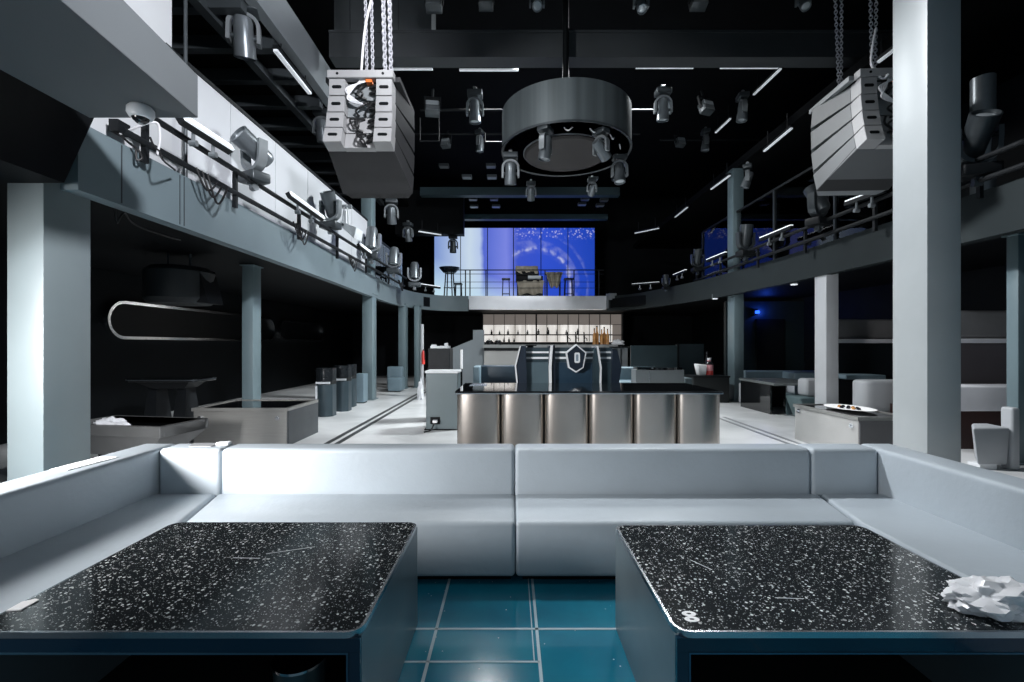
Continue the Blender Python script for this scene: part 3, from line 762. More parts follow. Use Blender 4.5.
# ================================================================ STEEL COUNTER AND DJ DESK
YC = 5.56
ct = thing('steel_counter', 'long bar counter faced with six bulging brushed steel panels and a black glass top', 'counter', (.95, 6.1, 0))
edges = [(456.5, 499.5), (501.5, 543.5), (545.5, 589), (590.5, 634.5), (636, 678.5), (680, 722.5)]
for p, q in edges:
    a, b = X(p, YC), X(q, YC); n = 16
    pts = [(a, YC+.30)]+[(a+(b-a)*i/n, YC+.075-.085*math.sin(PI*(i/n))**.55) for i in range(n+1)]+[(b, YC+.30)]
    build('front_panel', MB().prism(pts, .02, 1.0), 'steel_p', ct, ang=50)
build('carcass', MB().box(X(457, YC), X(722, YC), YC+.12, 6.72, 0, 1.0), 'hollow', ct)
build('counter_top', MB().box(X(455, YC), X(723.5, YC), YC+.0, 6.78, 1.0, 1.035), 'blacktop', ct, bevel=.004, seg=1)
f = MB(); f.box(X(455, YC), X(723.5, YC), YC-.006, YC, .998, 1.012); build('edge_trim', f, 'trim', ct)
# flat bright trays and sheets on the counter
sheet('drip_tray', [(X(470, 6.4), 6.3), (X(487, 6.4), 6.3), (X(487, 6.6), 6.6), (X(472, 6.6), 6.6)], 1.036, 'trim', 'thin steel tray near the left end of the counter top', 'tray')

dj = thing('dj_booth', 'dark slate DJ desk with white edged fins, two white stripes and a shield emblem', 'dj booth', (X(568, 7.4), 7.5, 0))
YD = 7.3
def PX(pts, D): return [(X(a, D), Z(b, D)) for a, b in pts]
def fin(name, pts, y0, y1, m): return build(name, MB().prism(PX(pts, y0), y0, y1, 'xz'), m, dj)
fl = 345+(EYE)*F/YD
build('desk_body', MB().box(X(523, YD), X(612, YD), YD+.12, YD+.7, 0, Z(360, YD)), 'dj', dj)
for a, b in ((524, 550), (555, 596), (601, 613)):
    build('front_panel', MB().box(X(a, YD), X(b, YD), YD+.06, YD+.115, Z(390, YD), Z(347.5, YD)), 'dj', dj)
    for y0_, y1_ in ((351.4, 353.2), (357, 359)):
        build('stripe', MB().box(X(a, YD), X(b, YD), YD+.045, YD+.062, Z(y1_, YD), Z(y0_, YD)), 'line_w' if a < 600 else 'strip_grey', dj, label='pale horizontal stripe')
build('lower_panel', MB().box(X(525, YD), X(549, YD), YD+.03, YD+.059, Z(388, YD), Z(362.5, YD)), mat('teal_panel', (.09, .135, .16), .3, .1, .1, 2), dj)
build('lower_panel', MB().box(X(556, YD), X(595, YD), YD+.03, YD+.059, Z(388, YD), Z(362.5, YD)), mat('blue_panel', (.018, .042, .07), .3, .1, .1, 2), dj)
build('lower_panel', MB().box(X(601, YD), X(612, YD), YD+.03, YD+.059, Z(388, YD), Z(362.5, YD)), 'teal_panel_far' if 'teal_panel_far' in M else 'dj', dj)
fin('fin', [(521, 346), (526, 345.5), (527, 390), (518, 390), (515.5, 366)], YD-.08, YD+.4, 'djn')
fin('edge_strip', [(519.6, 346.3), (521, 346), (516.1, 366), (518.6, 390), (517.2, 390), (514.7, 366)], YD-.1, YD-.06, 'line_w')
fin('fin', [(549.5, 346), (555, 345), (555.5, 390), (549, 390), (548.6, 367)], YD-.05, YD+.4, 'djn')
fin('edge_strip', [(550.5, 345.5), (553, 345.5), (551.5, 367), (552, 390), (549.3, 390), (548.8, 367)], YD-.1, YD-.052, 'line_w')
fin('fin', [(597, 346.5), (594.3, 350), (593, 368), (593.5, 390), (600.2, 390), (601, 368)], YD-.05, YD+.4, 'dj')
fin('edge_strip', [(597, 346), (598.4, 346), (601.9, 368), (601.1, 390), (599.7, 390), (600.5, 368)], YD-.1, YD-.052, 'line_w')
fin('fin', [(612.5, 349), (617.5, 350), (621.5, 368), (618, 390), (611.5, 390)], YD-.05, YD+.4, 'djn')
# shield emblem: outline, dark field and the rounded ring in its middle
sh = [(576.5, 344.2), (586.5, 352.5), (583.5, 368), (576, 372.6), (568.8, 368), (566, 352.5)]
c0 = (576.2, 358.5)
inn = [(c0[0]+(a-c0[0])*.87, c0[1]+(b-c0[1])*.9) for a, b in sh]
fin('emblem_outline', sh, YD-.12, YD-.0, 'line_w'); fin('emblem_field', inn, YD-.125, YD-.118, 'djn')
def rr2(cx, cy, w, h, r, n=5):
    return [(cx+q[0], cy+q[1]) for q in rrect(-w/2, w/2, -h/2, h/2, r, n)]
o = PX(rr2(576, 357.5, 5.4, 10.2, 1.6), YD); i = PX(rr2(576, 357.5, 2.4, 6.6, .8), YD); n = len(o); b = MB()
vs = [(p[0], YD-.138, p[1]) for p in o]+[(p[0], YD-.138, p[1]) for p in i]+[(p[0], YD-.124, p[1]) for p in o]+[(p[0], YD-.124, p[1]) for p in i]; fs = []
for q in range(n):
    e = (q+1) % n
    fs += [(q, e, n+e, n+q), (2*n+q, 2*n+e, e, q), (n+q, n+e, 3*n+e, 3*n+q)]
b.add(vs, fs); build('emblem_ring', b, 'line_w', dj)
build('emblem_ring_core', MB().prism(PX(rr2(576, 357.5, 2.4, 6.6, .8), YD), YD-.135, YD-.124, 'xz'), mat('emblem_blue_grey', (.22, .30, .36), .4), dj)
tag(build('desk_monitor', MB().box(X(527.5, 7.6), X(534, 7.6), 7.76, 7.82, Z(359.4, 7.6), Z(346, 7.6)).box(X(526, 7.6), X(537, 7.6), 7.735, 7.9, Z(346, 7.6), Z(344.9, 7.6)), 'black', origin=(X(528, 7.6), 7.7, 1.4)), 'flat black player on the left end of the DJ desk', 'player')

# navy sofa behind, and the round grey tub table at right
ns = thing('navy_sofa', 'low navy sofa behind the steel counter, left of the DJ desk', 'sofa', (X(495, 11), 11.2, 0))
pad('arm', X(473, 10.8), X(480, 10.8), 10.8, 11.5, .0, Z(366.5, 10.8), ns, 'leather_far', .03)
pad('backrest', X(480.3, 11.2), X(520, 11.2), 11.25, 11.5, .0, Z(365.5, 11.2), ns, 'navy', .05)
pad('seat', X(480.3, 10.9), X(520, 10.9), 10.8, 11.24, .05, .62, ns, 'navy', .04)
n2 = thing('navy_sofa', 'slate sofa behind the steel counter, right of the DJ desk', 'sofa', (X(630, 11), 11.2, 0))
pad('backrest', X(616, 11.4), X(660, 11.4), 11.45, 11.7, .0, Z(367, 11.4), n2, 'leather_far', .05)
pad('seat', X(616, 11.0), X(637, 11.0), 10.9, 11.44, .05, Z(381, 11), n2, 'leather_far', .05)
tbn = thing('tub_table', 'grey tub shaped counter with a black recessed top behind the steel counter', 'table', (X(660, 10.4), 10.5, 0))
P = [(X(636.5, 10.3), 10.75)]+[(X(636.5, 10.3)+(X(685, 10.3)-X(636.5, 10.3))*i/12, 10.35-.18*math.sin(PI*i/12)) for i in range(13)]+[(X(685, 10.3), 10.75)]
build('body', MB().prism(P, 0, Z(370, 10.3)), mat('tub_grey', (.18, .20, .21), .45, 0, .06, 2), tbn)
build('black_recess', MB().prism([(X(661, 10.3)+(a-X(661, 10.3))*.93, b+.02) for a, b in P], Z(370, 10.3), Z(367.6, 10.3)), 'blacktop', tbn)
build('slim_post', MB().cyl((X(649, 10.1), 10.08, 0), (X(649, 10.1), 10.08, Z(370, 10.1)), .008).lathe([(0, 0), (.03, .01), (.03, .03), (0, .05)], 12, TR((X(653, 10.1), 10.15, Z(369, 10.1)))), 'chrome', tbn)
pb = thing('padded_bench', 'small pale bench right of the tub shaped counter', 'bench', (X(689, 11), 11, 0))
pad('seat', X(685.5, 11), X(692.5, 11), 11, 11.5, .04, Z(378, 11), pb, 'lect', .03); build('plinth', MB().box(X(686, 11), X(692, 11), 11.05, 11.45, 0, .05), 'black', pb)

# black crate with jug and tissues
D = 12.6
cr = thing('black_crate', 'black crate between the steel counter and the far right column', 'crate', (X(710, D), D+.3, 0))
build('body', MB().box(X(693.5, D), X(729.5, D), D, D+.6, .0, Z(377.5, D)), mat('crate_black', (.016, .019, .02), .5, 0, .1, 2), cr, bevel=.01, seg=1)
build('lid', MB().box(X(693, D), X(730, D), D-.02, D+.62, Z(377.5, D), Z(376, D)), 'rig', cr)
zt = Z(376, D)+.002
ju = thing('drink_jug', 'big bottle with pink and red label on the black crate', 'bottle', (X(709.5, D), D+.25, zt))
T_ = TR((X(713, D), D+.25, zt))
build('body', MB().lathe([(.0, 0), (.105, .005), (.112, .03), (.112, .30), (.09, .36), (.05, .40), (.048, .43), (0, .43)], 20, T_), 'pink', ju)
build('label_band', MB().lathe([(.114, .02), (.1145, .13), (.1135, .13), (.113, .02)], 20, T_), 'red', ju)
build('cap', MB().lathe([(.0, .43), (.055, .43), (.055, .49), (0, .49)], 16, T_), 'white', ju)
build('shoulder', MB().lathe([(.1135, .30), (.0915, .365), (.053, .40), (.052, .398), (.09, .36), (.112, .30)], 20, T_), 'bottle', ju)
tw = thing('dark_bottle', 'dark slim bottle standing behind the pink labelled one', 'bottle', (X(707, D), D+.5, zt))
build('body', MB().lathe([(0, 0), (.06, .01), (.06, .4), (.03, .5), (.028, .62), (0, .62)], 16, TR((X(710, D+.3), D+.5, zt))), 'bottle', tw)
build('cap', MB().lathe([(0, .62), (.032, .62), (.032, .67), (0, .67)], 12, TR((X(710, D+.3), D+.5, zt))), 'rig', tw)
tz = MB(); a_, b_ = X(699, D), X(709, D)
tz.hexa([(a_+.06, D+.12, zt), (b_-.02, D+.12, zt), (b_-.02, D+.34, zt), (a_+.06, D+.34, zt)], [(a_-.01, D+.1, Z(364, D)), (b_+.0, D+.1, Z(365, D)), (b_, D+.36, Z(365, D)), (a_-.01, D+.36, Z(364, D))])
tag(build('tissue_pack', tz, 'paper', bevel=.03, seg=3, origin=(X(701, D), D+.2, zt)), 'white tissue pack beside the pink labelled bottle', 'tissues')

# ================================================================ BACK BAR
YB = 21.4
bb_ = thing('back_bar', 'backlit bar shelving under the far balcony', 'shelving', (X(552, YB), YB, 0))
xa, xb = X(483, YB), X(622.5, YB)
build('frame', MB().box(xa-.05, xb+.05, YB+.35, YB+.5, 0, Z(313, YB)).box(xa-.05, xa, YB, YB+.35, 0, Z(313, YB)).box(xb, xb+.05, YB, YB+.35, 0, Z(313, YB)), 'rig', bb_)
build('smoked_panel', MB().box(xa, xb, YB+.25, YB+.34, Z(324, YB), Z(314, YB)), 'mesh_panel', bb_)
build('lit_panel', MB().box(xa, X(613.5, YB), YB+.25, YB+.34, Z(334, YB), Z(324.6, YB)), 'backlit', bb_)
build('lit_panel', MB().box(xa, X(613.5, YB), YB+.25, YB+.34, Z(342, YB), Z(335, YB)), 'backlit', bb_)
build('side_panel', MB().box(X(614, YB), xb, YB+.25, YB+.34, Z(342, YB), Z(324.6, YB)), 'mesh_panel', bb_)
zs1, zs2 = Z(334.6, YB), Z(342.6, YB)
for z in (zs1, zs2): build('shelf', MB().box(xa, xb, YB-.02, YB+.245, z-.035, z), 'rig', bb_)
for q in range(1, 13):
    px_ = 483+q*10.7
    build('divider', MB().box(X(px_, YB)-.012, X(px_, YB)+.012, YB+.18, YB+.24, Z(341.5, YB), Z(314, YB)) if q != 5 else MB().box(X(px_, YB)-.035, X(px_, YB)+.035, YB+.16, YB+.24, Z(341.5, YB), Z(314, YB)), 'rig', bb_)
def bottle_proto(label, m, hh, r, x, y, z, group):
    t = thing('liquor_bottle', label, 'bottle', (x, y, z), group=group)
    build('body', MB().lathe([(0, 0), (r, .01), (r, hh*.55), (r*.4, hh*.72), (r*.36, hh*.93), (0, hh*.93)], 12), m, t, world=False)
    build('cap', MB().lathe([(0, hh*.93), (r*.42, hh*.93), (r*.42, hh), (0, hh)], 10), 'rig', t, world=False)
    return t
ups = [(491.5, 'bottle', .30), (499.5, 'clearb', .24), (508, 'clearb', .30), (518, 'clearb', .25), (527.5, 'clearb', .28), (538.5, 'bottle', .34), (548, 'bottle', .42), (557, 'clearb', .30), (578, 'bottle', .36), (566.5, 'clearb', .28)]
protos = {}
BG = 'bottles on the upper bar shelf'
order = ['first', 'second', 'third', 'fourth', 'fifth', 'sixth', 'seventh', 'eighth', 'ninth', 'tenth', 'eleventh', 'twelfth']
for q, (px_, m, hh) in enumerate(sorted(ups)):
    lab = ('dark' if m == 'bottle' else 'pale') + ' bottle, %s from the left on the upper shelf of the back bar' % order[q]
    if m not in protos: protos[m] = bottle_proto(lab, m, .34, .07, X(px_, YB), YB+.07, zs1, BG); protos[m].scale = (hh/.42,)*3
    else: dup(protos[m], lab, (X(px_, YB), YB+.07, zs1), scale=hh/.42, group=BG)
lows = [(497, 'clearb', .26), (504, 'clearb', .28), (509, 'clearb', .30), (514, 'clearb', .26), (489, 'clearb', .27)]
for q, (px_, m, hh) in enumerate(sorted(lows)):
    dup(protos[m], 'pale bottle, %s from the left on the lower shelf of the back bar' % order[q], (X(px_, YB), YB+.07, zs2), scale=hh/.42, group='bottles on the lower bar shelf')
# bar counter in front with pumps and amber bottles
YK = 17.0
bc = thing('bar_counter', 'long pale bar counter in front of the backlit shelves', 'counter', (X(550, YK), YK, 0))
build('front', MB().box(X(484, YK), X(612, YK), YK+.1, YK+.7, .0, Z(350.8, YK)), mat('bar_front_grey', (.40, .40, .39), .35, .3, .06, .6), bc)
build('dark_band', MB().box(X(484, YK), X(612, YK), YK+.06, YK+.72, Z(350.7, YK), Z(347.8, YK)), 'rig', bc)
build('counter_top', MB().box(X(483, YK), X(618, YK), YK, YK+.8, Z(347.8, YK), Z(344.6, YK)), mat('bar_top_grey', (.30, .31, .31), .3, .2, .06, 1), bc)
zk = Z(344.6, YK)
for q, px_ in enumerate((568.5, 577, 585.5)):
    t = thing('beer_tap', '%s of the three dark beer taps on the bar counter' % ('leftmost', 'middle one', 'rightmost')[q], 'tap', (X(px_, YK), YK+.3, zk), group='dark beer taps')
    x = X(px_, YK); y = YK+.3
    build('column', MB().lathe([(0, 0), (.07, 0), (.05, .04), (.03, .1), (.03, .30), (.045, .33), (0, .36)], 14, TR((x, y, zk))), 'bottle', t)
    build('handle', MB().cyl((x, y-.03, zk+.3), (x-.03, y-.1, zk+.48), .022), 'bottle', t); build('spout', MB().tube([(x, y-.03, zk+.26), (x+.09, y-.05, zk+.24), (x+.10, y-.05, zk+.14)], .018), 'bottle', t)
for q, px_ in enumerate((595.5, 599, 603, 606.5, 609)):
    hh = (.62, .72, .58, .68, .6)[q]
    lab = 'tall amber bottle, %s from the left in the cluster on the bar counter' % order[q]
    if q == 0: am = bottle_proto(lab, 'amber', .62, .065, X(px_, YK), YK+.25, zk, 'amber bottles on the bar counter')
    else: dup(am, lab, (X(px_, YK), YK+.25+.17*(q % 2), zk), scale=hh/.62)
for q, px_ in enumerate((489, 498)):
    t = thing('glass_washer_basket', '%s dark round canister at the left end of the bar counter' % ('left', 'right')[q], 'canister', (X(px_, YK), YK+.3, zk), group='canisters on the bar')
    build('body', MB().lathe([(0, 0), (.13, 0), (.14, .12), (.10, .15), (0, .15)], 18, TR((X(px_, YK), YK+.3, zk))), 'bottle', t)
    build('lid', MB().lathe([(0, .15), (.11, .15), (.1, .18), (.02, .19), (0, .2)], 18, TR((X(px_, YK), YK+.3, zk))), 'clearb', t)
crumple('crumpled_cloth', (X(620, YK), YK+.25, zk), .22, .12, .14, 'tissue', 'white crumpled cloth at the right end of the bar counter', 'cloth', 5.5)
tag(build('bar_shelf_board', MB().box(X(612.5, 16), X(650, 16), 16, 16.5, Z(348, 16), Z(346.6, 16)), 'rig', origin=(X(630, 16), 16, 1.5)), 'thin dark shelf board right of the bar counter', 'shelf')
# pale side wall of the bar and navy panels right of it
sw = MB(); sw.prism(PX([(450, 349), (473, 339.5), (473, 330), (484, 330), (484, 376), (450, 376)], 17.2), 17.2, 17.4, 'xz')
sw.box(X(450, 17.2), X(484, 17.2), 17.2, 17.4, 0, Z(376, 17.2)); struct('wall_bar_side', sw, 'sidewall')
struct('wall_bar_right', MB().box(X(612.5, 17.9), X(620, 17.9), 17.85, 18.2, 0, Z(347, 17.9)).box(X(620, 17.9), X(629, 17.9), 18.1, 18.2, 0, Z(347, 17.9)), 'sidewall')
nb = thing('navy_partition', 'dark navy partition with two panels right of the bar', 'partition', (X(655, 14.2), 14.2, 0))
build('panel', MB().box(X(631, 14.2), X(677, 14.2), 14.2, 14.3, 0, Z(345.5, 14.2)), mat('navy_partition_panel', (.010, .020, .024), .35, .1, .2, 1), nb)
build('panel', MB().box(X(679, 14.2), X(704, 14.2), 14.2, 14.3, 0, Z(344, 14.2)), mat('navy_partition_panel_dark', (.006, .012, .015), .35, .1, .2, 1), nb)
build('post', MB().box(X(677, 14.2), X(679, 14.2), 14.17, 14.33, 0, Z(344, 14.2)), 'black', nb)

# ================================================================ HALL, right
s2 = steel_table('grey box table with dark top and papers, right of the hall by the pale column', 4.80, 5.6, 6.3, 7.75, .60, 'steel_g', [((4.82, 7.6, .50), (4.79, 7.6, .50)), ((4.82, 6.42, .46), (4.79, 6.42, .46))])
build('end_cover', MB().box(4.83, 5.57, 6.295, 6.318, .0, .55), 'dark_pad', s2, label='dark end panel')
p_ = thing('paper_plate', 'white plate of small scraps on the grey box table at the right', 'plate', (5.28, 7.1, .60))
build('plate', MB().lathe([(0, .0), (.20, .002), (.30, .025), (.29, .028), (.19, .008), (0, .006)], 28, TR((5.28, 7.1, .602)) @ Matrix.Diagonal((.95, 1.4, 1, 1))), 'paper', p_)
for q in range(9):
    a = q*.7; tag(build('food_scrap', MB().lathe([(0, 0), (.03, .005), (.02, .03), (0, .035)], 7, TR((5.28+.14*math.cos(a)*(.4+.08*(q % 5)), 7.1+.22*math.sin(a)*(.5+.1*(q % 4)), .612))), 'amber' if q % 3 == 0 else 'bottle', origin=(5.28, 7.1, .61)), 'small scrap on the white paper plate at the right', 'scrap', 'scraps on the paper plate')
# right booth with corner sofa, table, stools
rs = thing('corner_sofa', 'slate blue corner sofa in the booth beyond the far right column', 'sofa', (7.2, 13.6, 0))
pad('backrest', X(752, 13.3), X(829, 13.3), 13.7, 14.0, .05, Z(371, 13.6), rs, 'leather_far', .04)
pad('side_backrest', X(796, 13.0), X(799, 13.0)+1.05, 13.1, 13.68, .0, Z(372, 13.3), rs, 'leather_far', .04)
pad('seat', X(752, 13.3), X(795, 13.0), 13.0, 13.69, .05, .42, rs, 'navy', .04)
st = thing('seat_block', 'small pale seat block at the foot of the far right column', 'pouf', (X(749, 12.6), 12.4, 0))
pad('cushion', X(746, 12.1), X(753, 12.1), 12.1, 12.5, .03, Z(384, 12.1), st, 'light_pad', .03); build('plinth', MB().box(X(747, 12.1), X(752, 12.1), 12.15, 12.45, 0, .04), 'black', st)
bt = thing('booth_table', 'open booth table with a chrome end panel at the right', 'table', (6.9, 10.9, 0))
build('table_top', MB().box(5.95, 7.1, 10.3, 11.9, .68, .74), mat('booth_table_top', (.16, .18, .18), .2, .2, .1, 2), bt, bevel=.008, seg=1)
build('end_panel', MB().box(6.22, 6.42, 10.3, 10.36, 0, .68), 'chrome', bt)
build('side_panel', MB().box(5.98, 6.02, 10.5, 11.85, 0, .68), 'blacktop', bt)
build('back_panel', MB().box(6.02, 7.08, 11.8, 11.85, 0, .68), 'hollow', bt)
build('far_leg', MB().box(6.92, 7.06, 10.3, 10.4, 0, .68), 'chrome', bt)
st = thing('stool', 'rounded pale stool with a teal base beside the booth table', 'stool', (6.55, 10.0, 0))
build('base', MB().hexa([(6.32, 9.75, 0), (6.95, 9.75, 0), (6.95, 10.2, 0), (6.32, 10.2, 0)], [(6.17, 9.7, .47), (7.0, 9.7, .47), (7.0, 10.25, .47), (6.17, 10.25, .47)]), mat('teal_upholstery', (.11, .17, .18), .5), st, bevel=.03, seg=3)
pad('seat_cushion', 6.45, 7.0, 9.92, 10.28, .472, .86, st, 'light_pad', .07)
ls = thing('round_sofa', 'rounded pale sofa back behind the papers on the grey box table', 'sofa', (6.4, 8.2, 0))
P = rrect(6.15, 7.4, 7.9, 8.3, .16)
build('backrest', MB().prism(P, .05, .98), 'light_pad', ls, bevel=.06, seg=4); build('plinth', MB().prism(rrect(6.2, 7.3, 7.95, 8.25, .14), 0, .06), 'black', ls)
# raised seats at the right edge
rb = thing('raised_booth', 'raised booth with grey padded ledge and dark upholstered backrest at the right edge', 'booth seating', (7.6, 7.2, 0))
build('riser', MB().box(6.5, 9.3, 7.0, 7.8, 0, Z(411, 6.9)), 'maroon', rb, label='dark maroon riser')
pad('padded_ledge', 6.5, 9.3, 6.85, 7.3, Z(411, 6.9), Z(386, 6.9), rb, 'ledge', .03)
build('dark_panel', MB().box(6.5, 9.3, 7.6, 7.7, Z(411, 6.9), Z(343, 7.6)), mat('mauve_black_panel', (.10, .092, .10), .45, 0, .1, 1), rb)
build('steel_ledge', MB().box(6.5, 9.3, 7.3, 7.75, Z(343, 7.3), Z(338.5, 7.3)), 'ledge', rb)
pad('upper_backrest', 6.5, 9.3, 7.45, 7.75, Z(338, 7.4), Z(310, 7.4), rb, 'up_pad', .06)
rc = thing('raised_booth', 'second raised booth with dark backrest, seen between the pale columns', 'booth seating', (7.2, 9.9, 0))
build('dark_panel', MB().box(7.15, 9.3, 10.3, 10.4, 0, Z(343, 10.3)), mat('navy_black_panel', (.008, .012, .016), .45, 0, .1, 1), rc)
build('steel_ledge', MB().box(7.15, 9.3, 10.0, 10.42, Z(343, 10), Z(339, 10)), 'ledge', rc)
pad('upper_backrest', 7.15, 8.7, 10.15, 10.45, Z(338.5, 10.1), Z(319, 10.1), rc, 'up_pad', .06)
pad('upper_backrest', 8.72, 9.3, 10.15, 10.45, Z(338.5, 10.1), Z(317, 10.1), rc, 'up_pad', .06)
pad('pale_ledge', 7.15, 8.0, 9.7, 10.29, Z(379.5, 9.7), Z(375, 9.7), rc, 'leather_far', .02)
ar = thing('armchair', 'pale padded armchair side at the right edge beside the cut column', 'armchair', (6.6, 6.4, 0))
build('side', MB().hexa([(5.98, 5.83, .06), (6.37, 5.83, .06), (6.42, 6.13, .06), (6.25, 6.13, .06)], [(5.88, 5.80, .545), (6.37, 5.80, .545), (6.44, 6.15, .545), (6.22, 6.15, .545)]), 'light_pad', ar, bevel=.03, seg=3)
pad('backrest', 6.39, 6.50, 5.80, 5.95, .0, .80, ar, 'light_pad', .03)
build('plinth', MB().box(6.02, 6.24, 5.84, 6.0, 0, .07), 'white', ar)

# ================================================================ BACK BALCONY: video wall, railing, furniture
YS = 21.0
vw = thing('video_wall', 'large blue and white video wall on the back balcony', 'screen', (X(434, YS), YS, 3.6))
xs = [434, 460.5, 487.5, 513.5, 541, 568, 595]
for q in range(6):
    a, b = X(xs[q], YS)+.02, X(xs[q+1], YS)-.02
    build('screen_panel', MB().box(a, b, YS, YS+.06, 3.6, Z(228, YS)), 'video', vw, world=True)
build('screen_frame', MB().box(X(433, YS), X(596, YS), YS+.07, YS+.2, 3.5, Z(227.4, YS)), 'black', vw)
# picture coordinates: every panel shares the wall's own origin
gr_ = thing('balcony_railing', 'thin black railing along the back balcony', 'railing', (1, 18.78, 3.6))
zr = Z(270, 18.78)
for z, r_ in ((zr, .022), (Z(274, 18.78), .012), (Z(282, 18.78), .010), (Z(288, 18.78), .010)):
    build('rail', MB().cyl((X(446, 18.78), 18.78, z), (X(604, 18.78), 18.78, z), r_, n=8), 'rig', gr_)
for px_ in (465.5, 470, 486, 513.5, 545, 574, 599):
    build('post', MB().box(X(px_, 18.78)-.022, X(px_, 18.78)+.022, 18.76, 18.80, 3.5, zr), 'rig', gr_)
g2 = thing('balcony_railing', 'low pale corner rail at the right end of the back balcony', 'railing', (X(610, 18.7), 18.7, 3.6))
build('post', MB().box(X(606, 18.7), X(608, 18.7), 18.6, 18.7, 3.1, Z(294, 18.7)), 'fix_l', g2); build('box', MB().box(X(608.5, 18.7), X(616, 18.7), 18.6, 18.75, Z(300, 18.7), Z(293.5, 18.7)), 'fix_l', g2)
def stool(label, px_, D, z0, h, w):
    t = thing('bar_stool', label, 'stool', (X(px_, D), D, z0), group='stools on the back balcony'); x = X(px_, D)
    build('seat', MB().box(x-w/2, x+w/2, D-w/2, D+w/2, z0+h-.07, z0+h), 'djn', t, bevel=.02)
    for sx in (-1, 1):
        for sy in (-1, 1): build('leg', MB().cyl((x+sx*w*.44, D+sy*w*.4, z0), (x+sx*w*.36, D+sy*w*.34, z0+h-.07), .018, n=8), 'rig', t)
    build('foot_ring', MB().box(x-w*.42, x+w*.42, D-w*.41, D-w*.37, z0+h*.3, z0+h*.3+.02).box(x-w*.42, x+w*.42, D+w*.37, D+w*.41, z0+h*.3, z0+h*.3+.02), 'rig', t)
    return t
stool('bar stool left of the covered equipment on the back balcony', 506, 19.5, 3.5, .95, .36)
stool('bar stool right of the covered equipment on the back balcony', 568.5, 19.5, 3.5, .95, .40)
tt = thing('high_table', 'dark round high table at the left end of the back balcony', 'table', (X(449.5, 19.2), 19.2, 3.5)); x = X(449.5, 19.2)
build('table_top', MB().lathe([(0, 1.18), (.25, 1.14), (.42, 1.33), (.44, 1.36), (0, 1.37)], 24, TR((x, 19.2, 3.5))), 'djn', tt)
for a in range(4): build('leg', MB().cyl((x+.26*math.cos(a*PI/2+.6), 19.2+.26*math.sin(a*PI/2+.6), 3.5), (x+.17*math.cos(a*PI/2+.6), 19.2+.17*math.sin(a*PI/2+.6), 4.66), .026), 'rig', tt)
build('cross_bar', MB().box(x-.24, x+.24, 19.19, 19.21, 4.0, 4.03).box(x-.01, x+.01, 18.96, 19.44, 4.0, 4.03), 'rig', tt)
stool('dark stool tucked beside the round high table on the back balcony', 458.5, 20.2, 3.5, .84, .34)
def cloth(name, pts_top, z0, label, cat, parent=None):
    pass
eq = thing('covered_equipment', 'dark mixing desk under a khaki cover on the back balcony', 'equipment', (X(531, 19.3), 19.3, 3.5))
def ruff(px0, px1, py0, py1, D, dd, amp, seed, nx=26, nz=10, taper=0):
    m = MB(); vs = []; fs = []
    for side in (0, 1):
        for j in range(nz+1):
            for i in range(nx+1):
                u = i/nx; v = j/nz; cxx = (px0+px1)/2
                xx = cxx+(px0+(px1-px0)*u-cxx)*(1-taper*(1-v))
                f_ = amp*math.sin(u*17+seed+2*v)*(1-v*.4)+amp*.6*noise.noise(Vector((u*5, v*3, seed)))
                vs.append((X(xx, D), D+dd*side+f_*(1 if side == 0 else .3), Z(py1+(py0-py1)*v, D)+.04*math.sin(u*11+seed)*(1-v)))
    n_ = (nx+1)*(nz+1)
    for j in range(nz):
        for i in range(nx):
            a = j*(nx+1)+i; q = (a, a+1, a+nx+2, a+nx+1)
            fs.append(q); fs.append(tuple(k+n_ for k in q[::-1]))
    for i in range(nx):
        fs.append((i, i+n_, i+1+n_, i+1)); t = nz*(nx+1)+i; fs.append((t, t+1, t+1+n_, t+n_))
    for j in range(nz):
        a = j*(nx+1); fs.append((a, a+nx+1, a+nx+1+n_, a+n_)); a += nx; fs.append((a, a+n_, a+nx+1+n_, a+nx+1))
    m.add(vs, fs); return m
build('table_body', MB().box(X(517, 19.3), X(543, 19.3), 19.3, 19.8, 3.5, Z(276, 19.3)), 'rig', eq)
build('dust_cover', ruff(515.5, 538, 266, 273, 19.2, .55, .05, 1.2), 'cover', eq)
build('dust_cover', ruff(517, 544, 280.5, 294, 19.22, .05, .06, 4.1, taper=.12), 'cover', eq)
build('mixer', MB().box(X(528, 19.1), X(541, 19.1), 19.12, 19.3, Z(279, 19.1), Z(275.5, 19.1)), 'fix_l', eq)
build('dark_gear', MB().box(X(516, 19.15), X(539, 19.15), 19.2, 19.7, Z(281, 19.15), Z(271, 19.15)), 'black', eq)
ck = thing('covered_table', 'small table draped in a khaki cloth right of the mixing desk', 'table', (X(554, 19.4), 19.4, 3.5))
build('table_top', MB().box(X(546, 19.4), X(562, 19.4), 19.4, 19.9, Z(273.5, 19.4), Z(272.4, 19.4)), 'rig', ck)
for px_ in (547.5, 560.5): build('leg', MB().box(X(px_, 19.4)-.02, X(px_, 19.4)+.02, 19.5, 19.54, 3.5, Z(273.5, 19.4)), 'rig', ck); build('leg', MB().box(X(px_, 19.4)-.02, X(px_, 19.4)+.02, 19.8, 19.84, 3.5, Z(273.5, 19.4)), 'rig', ck)
build('drape', ruff(545.5, 563, 272, 287, 19.33, .05, .06, 2.2, taper=.5), 'cover', ck)

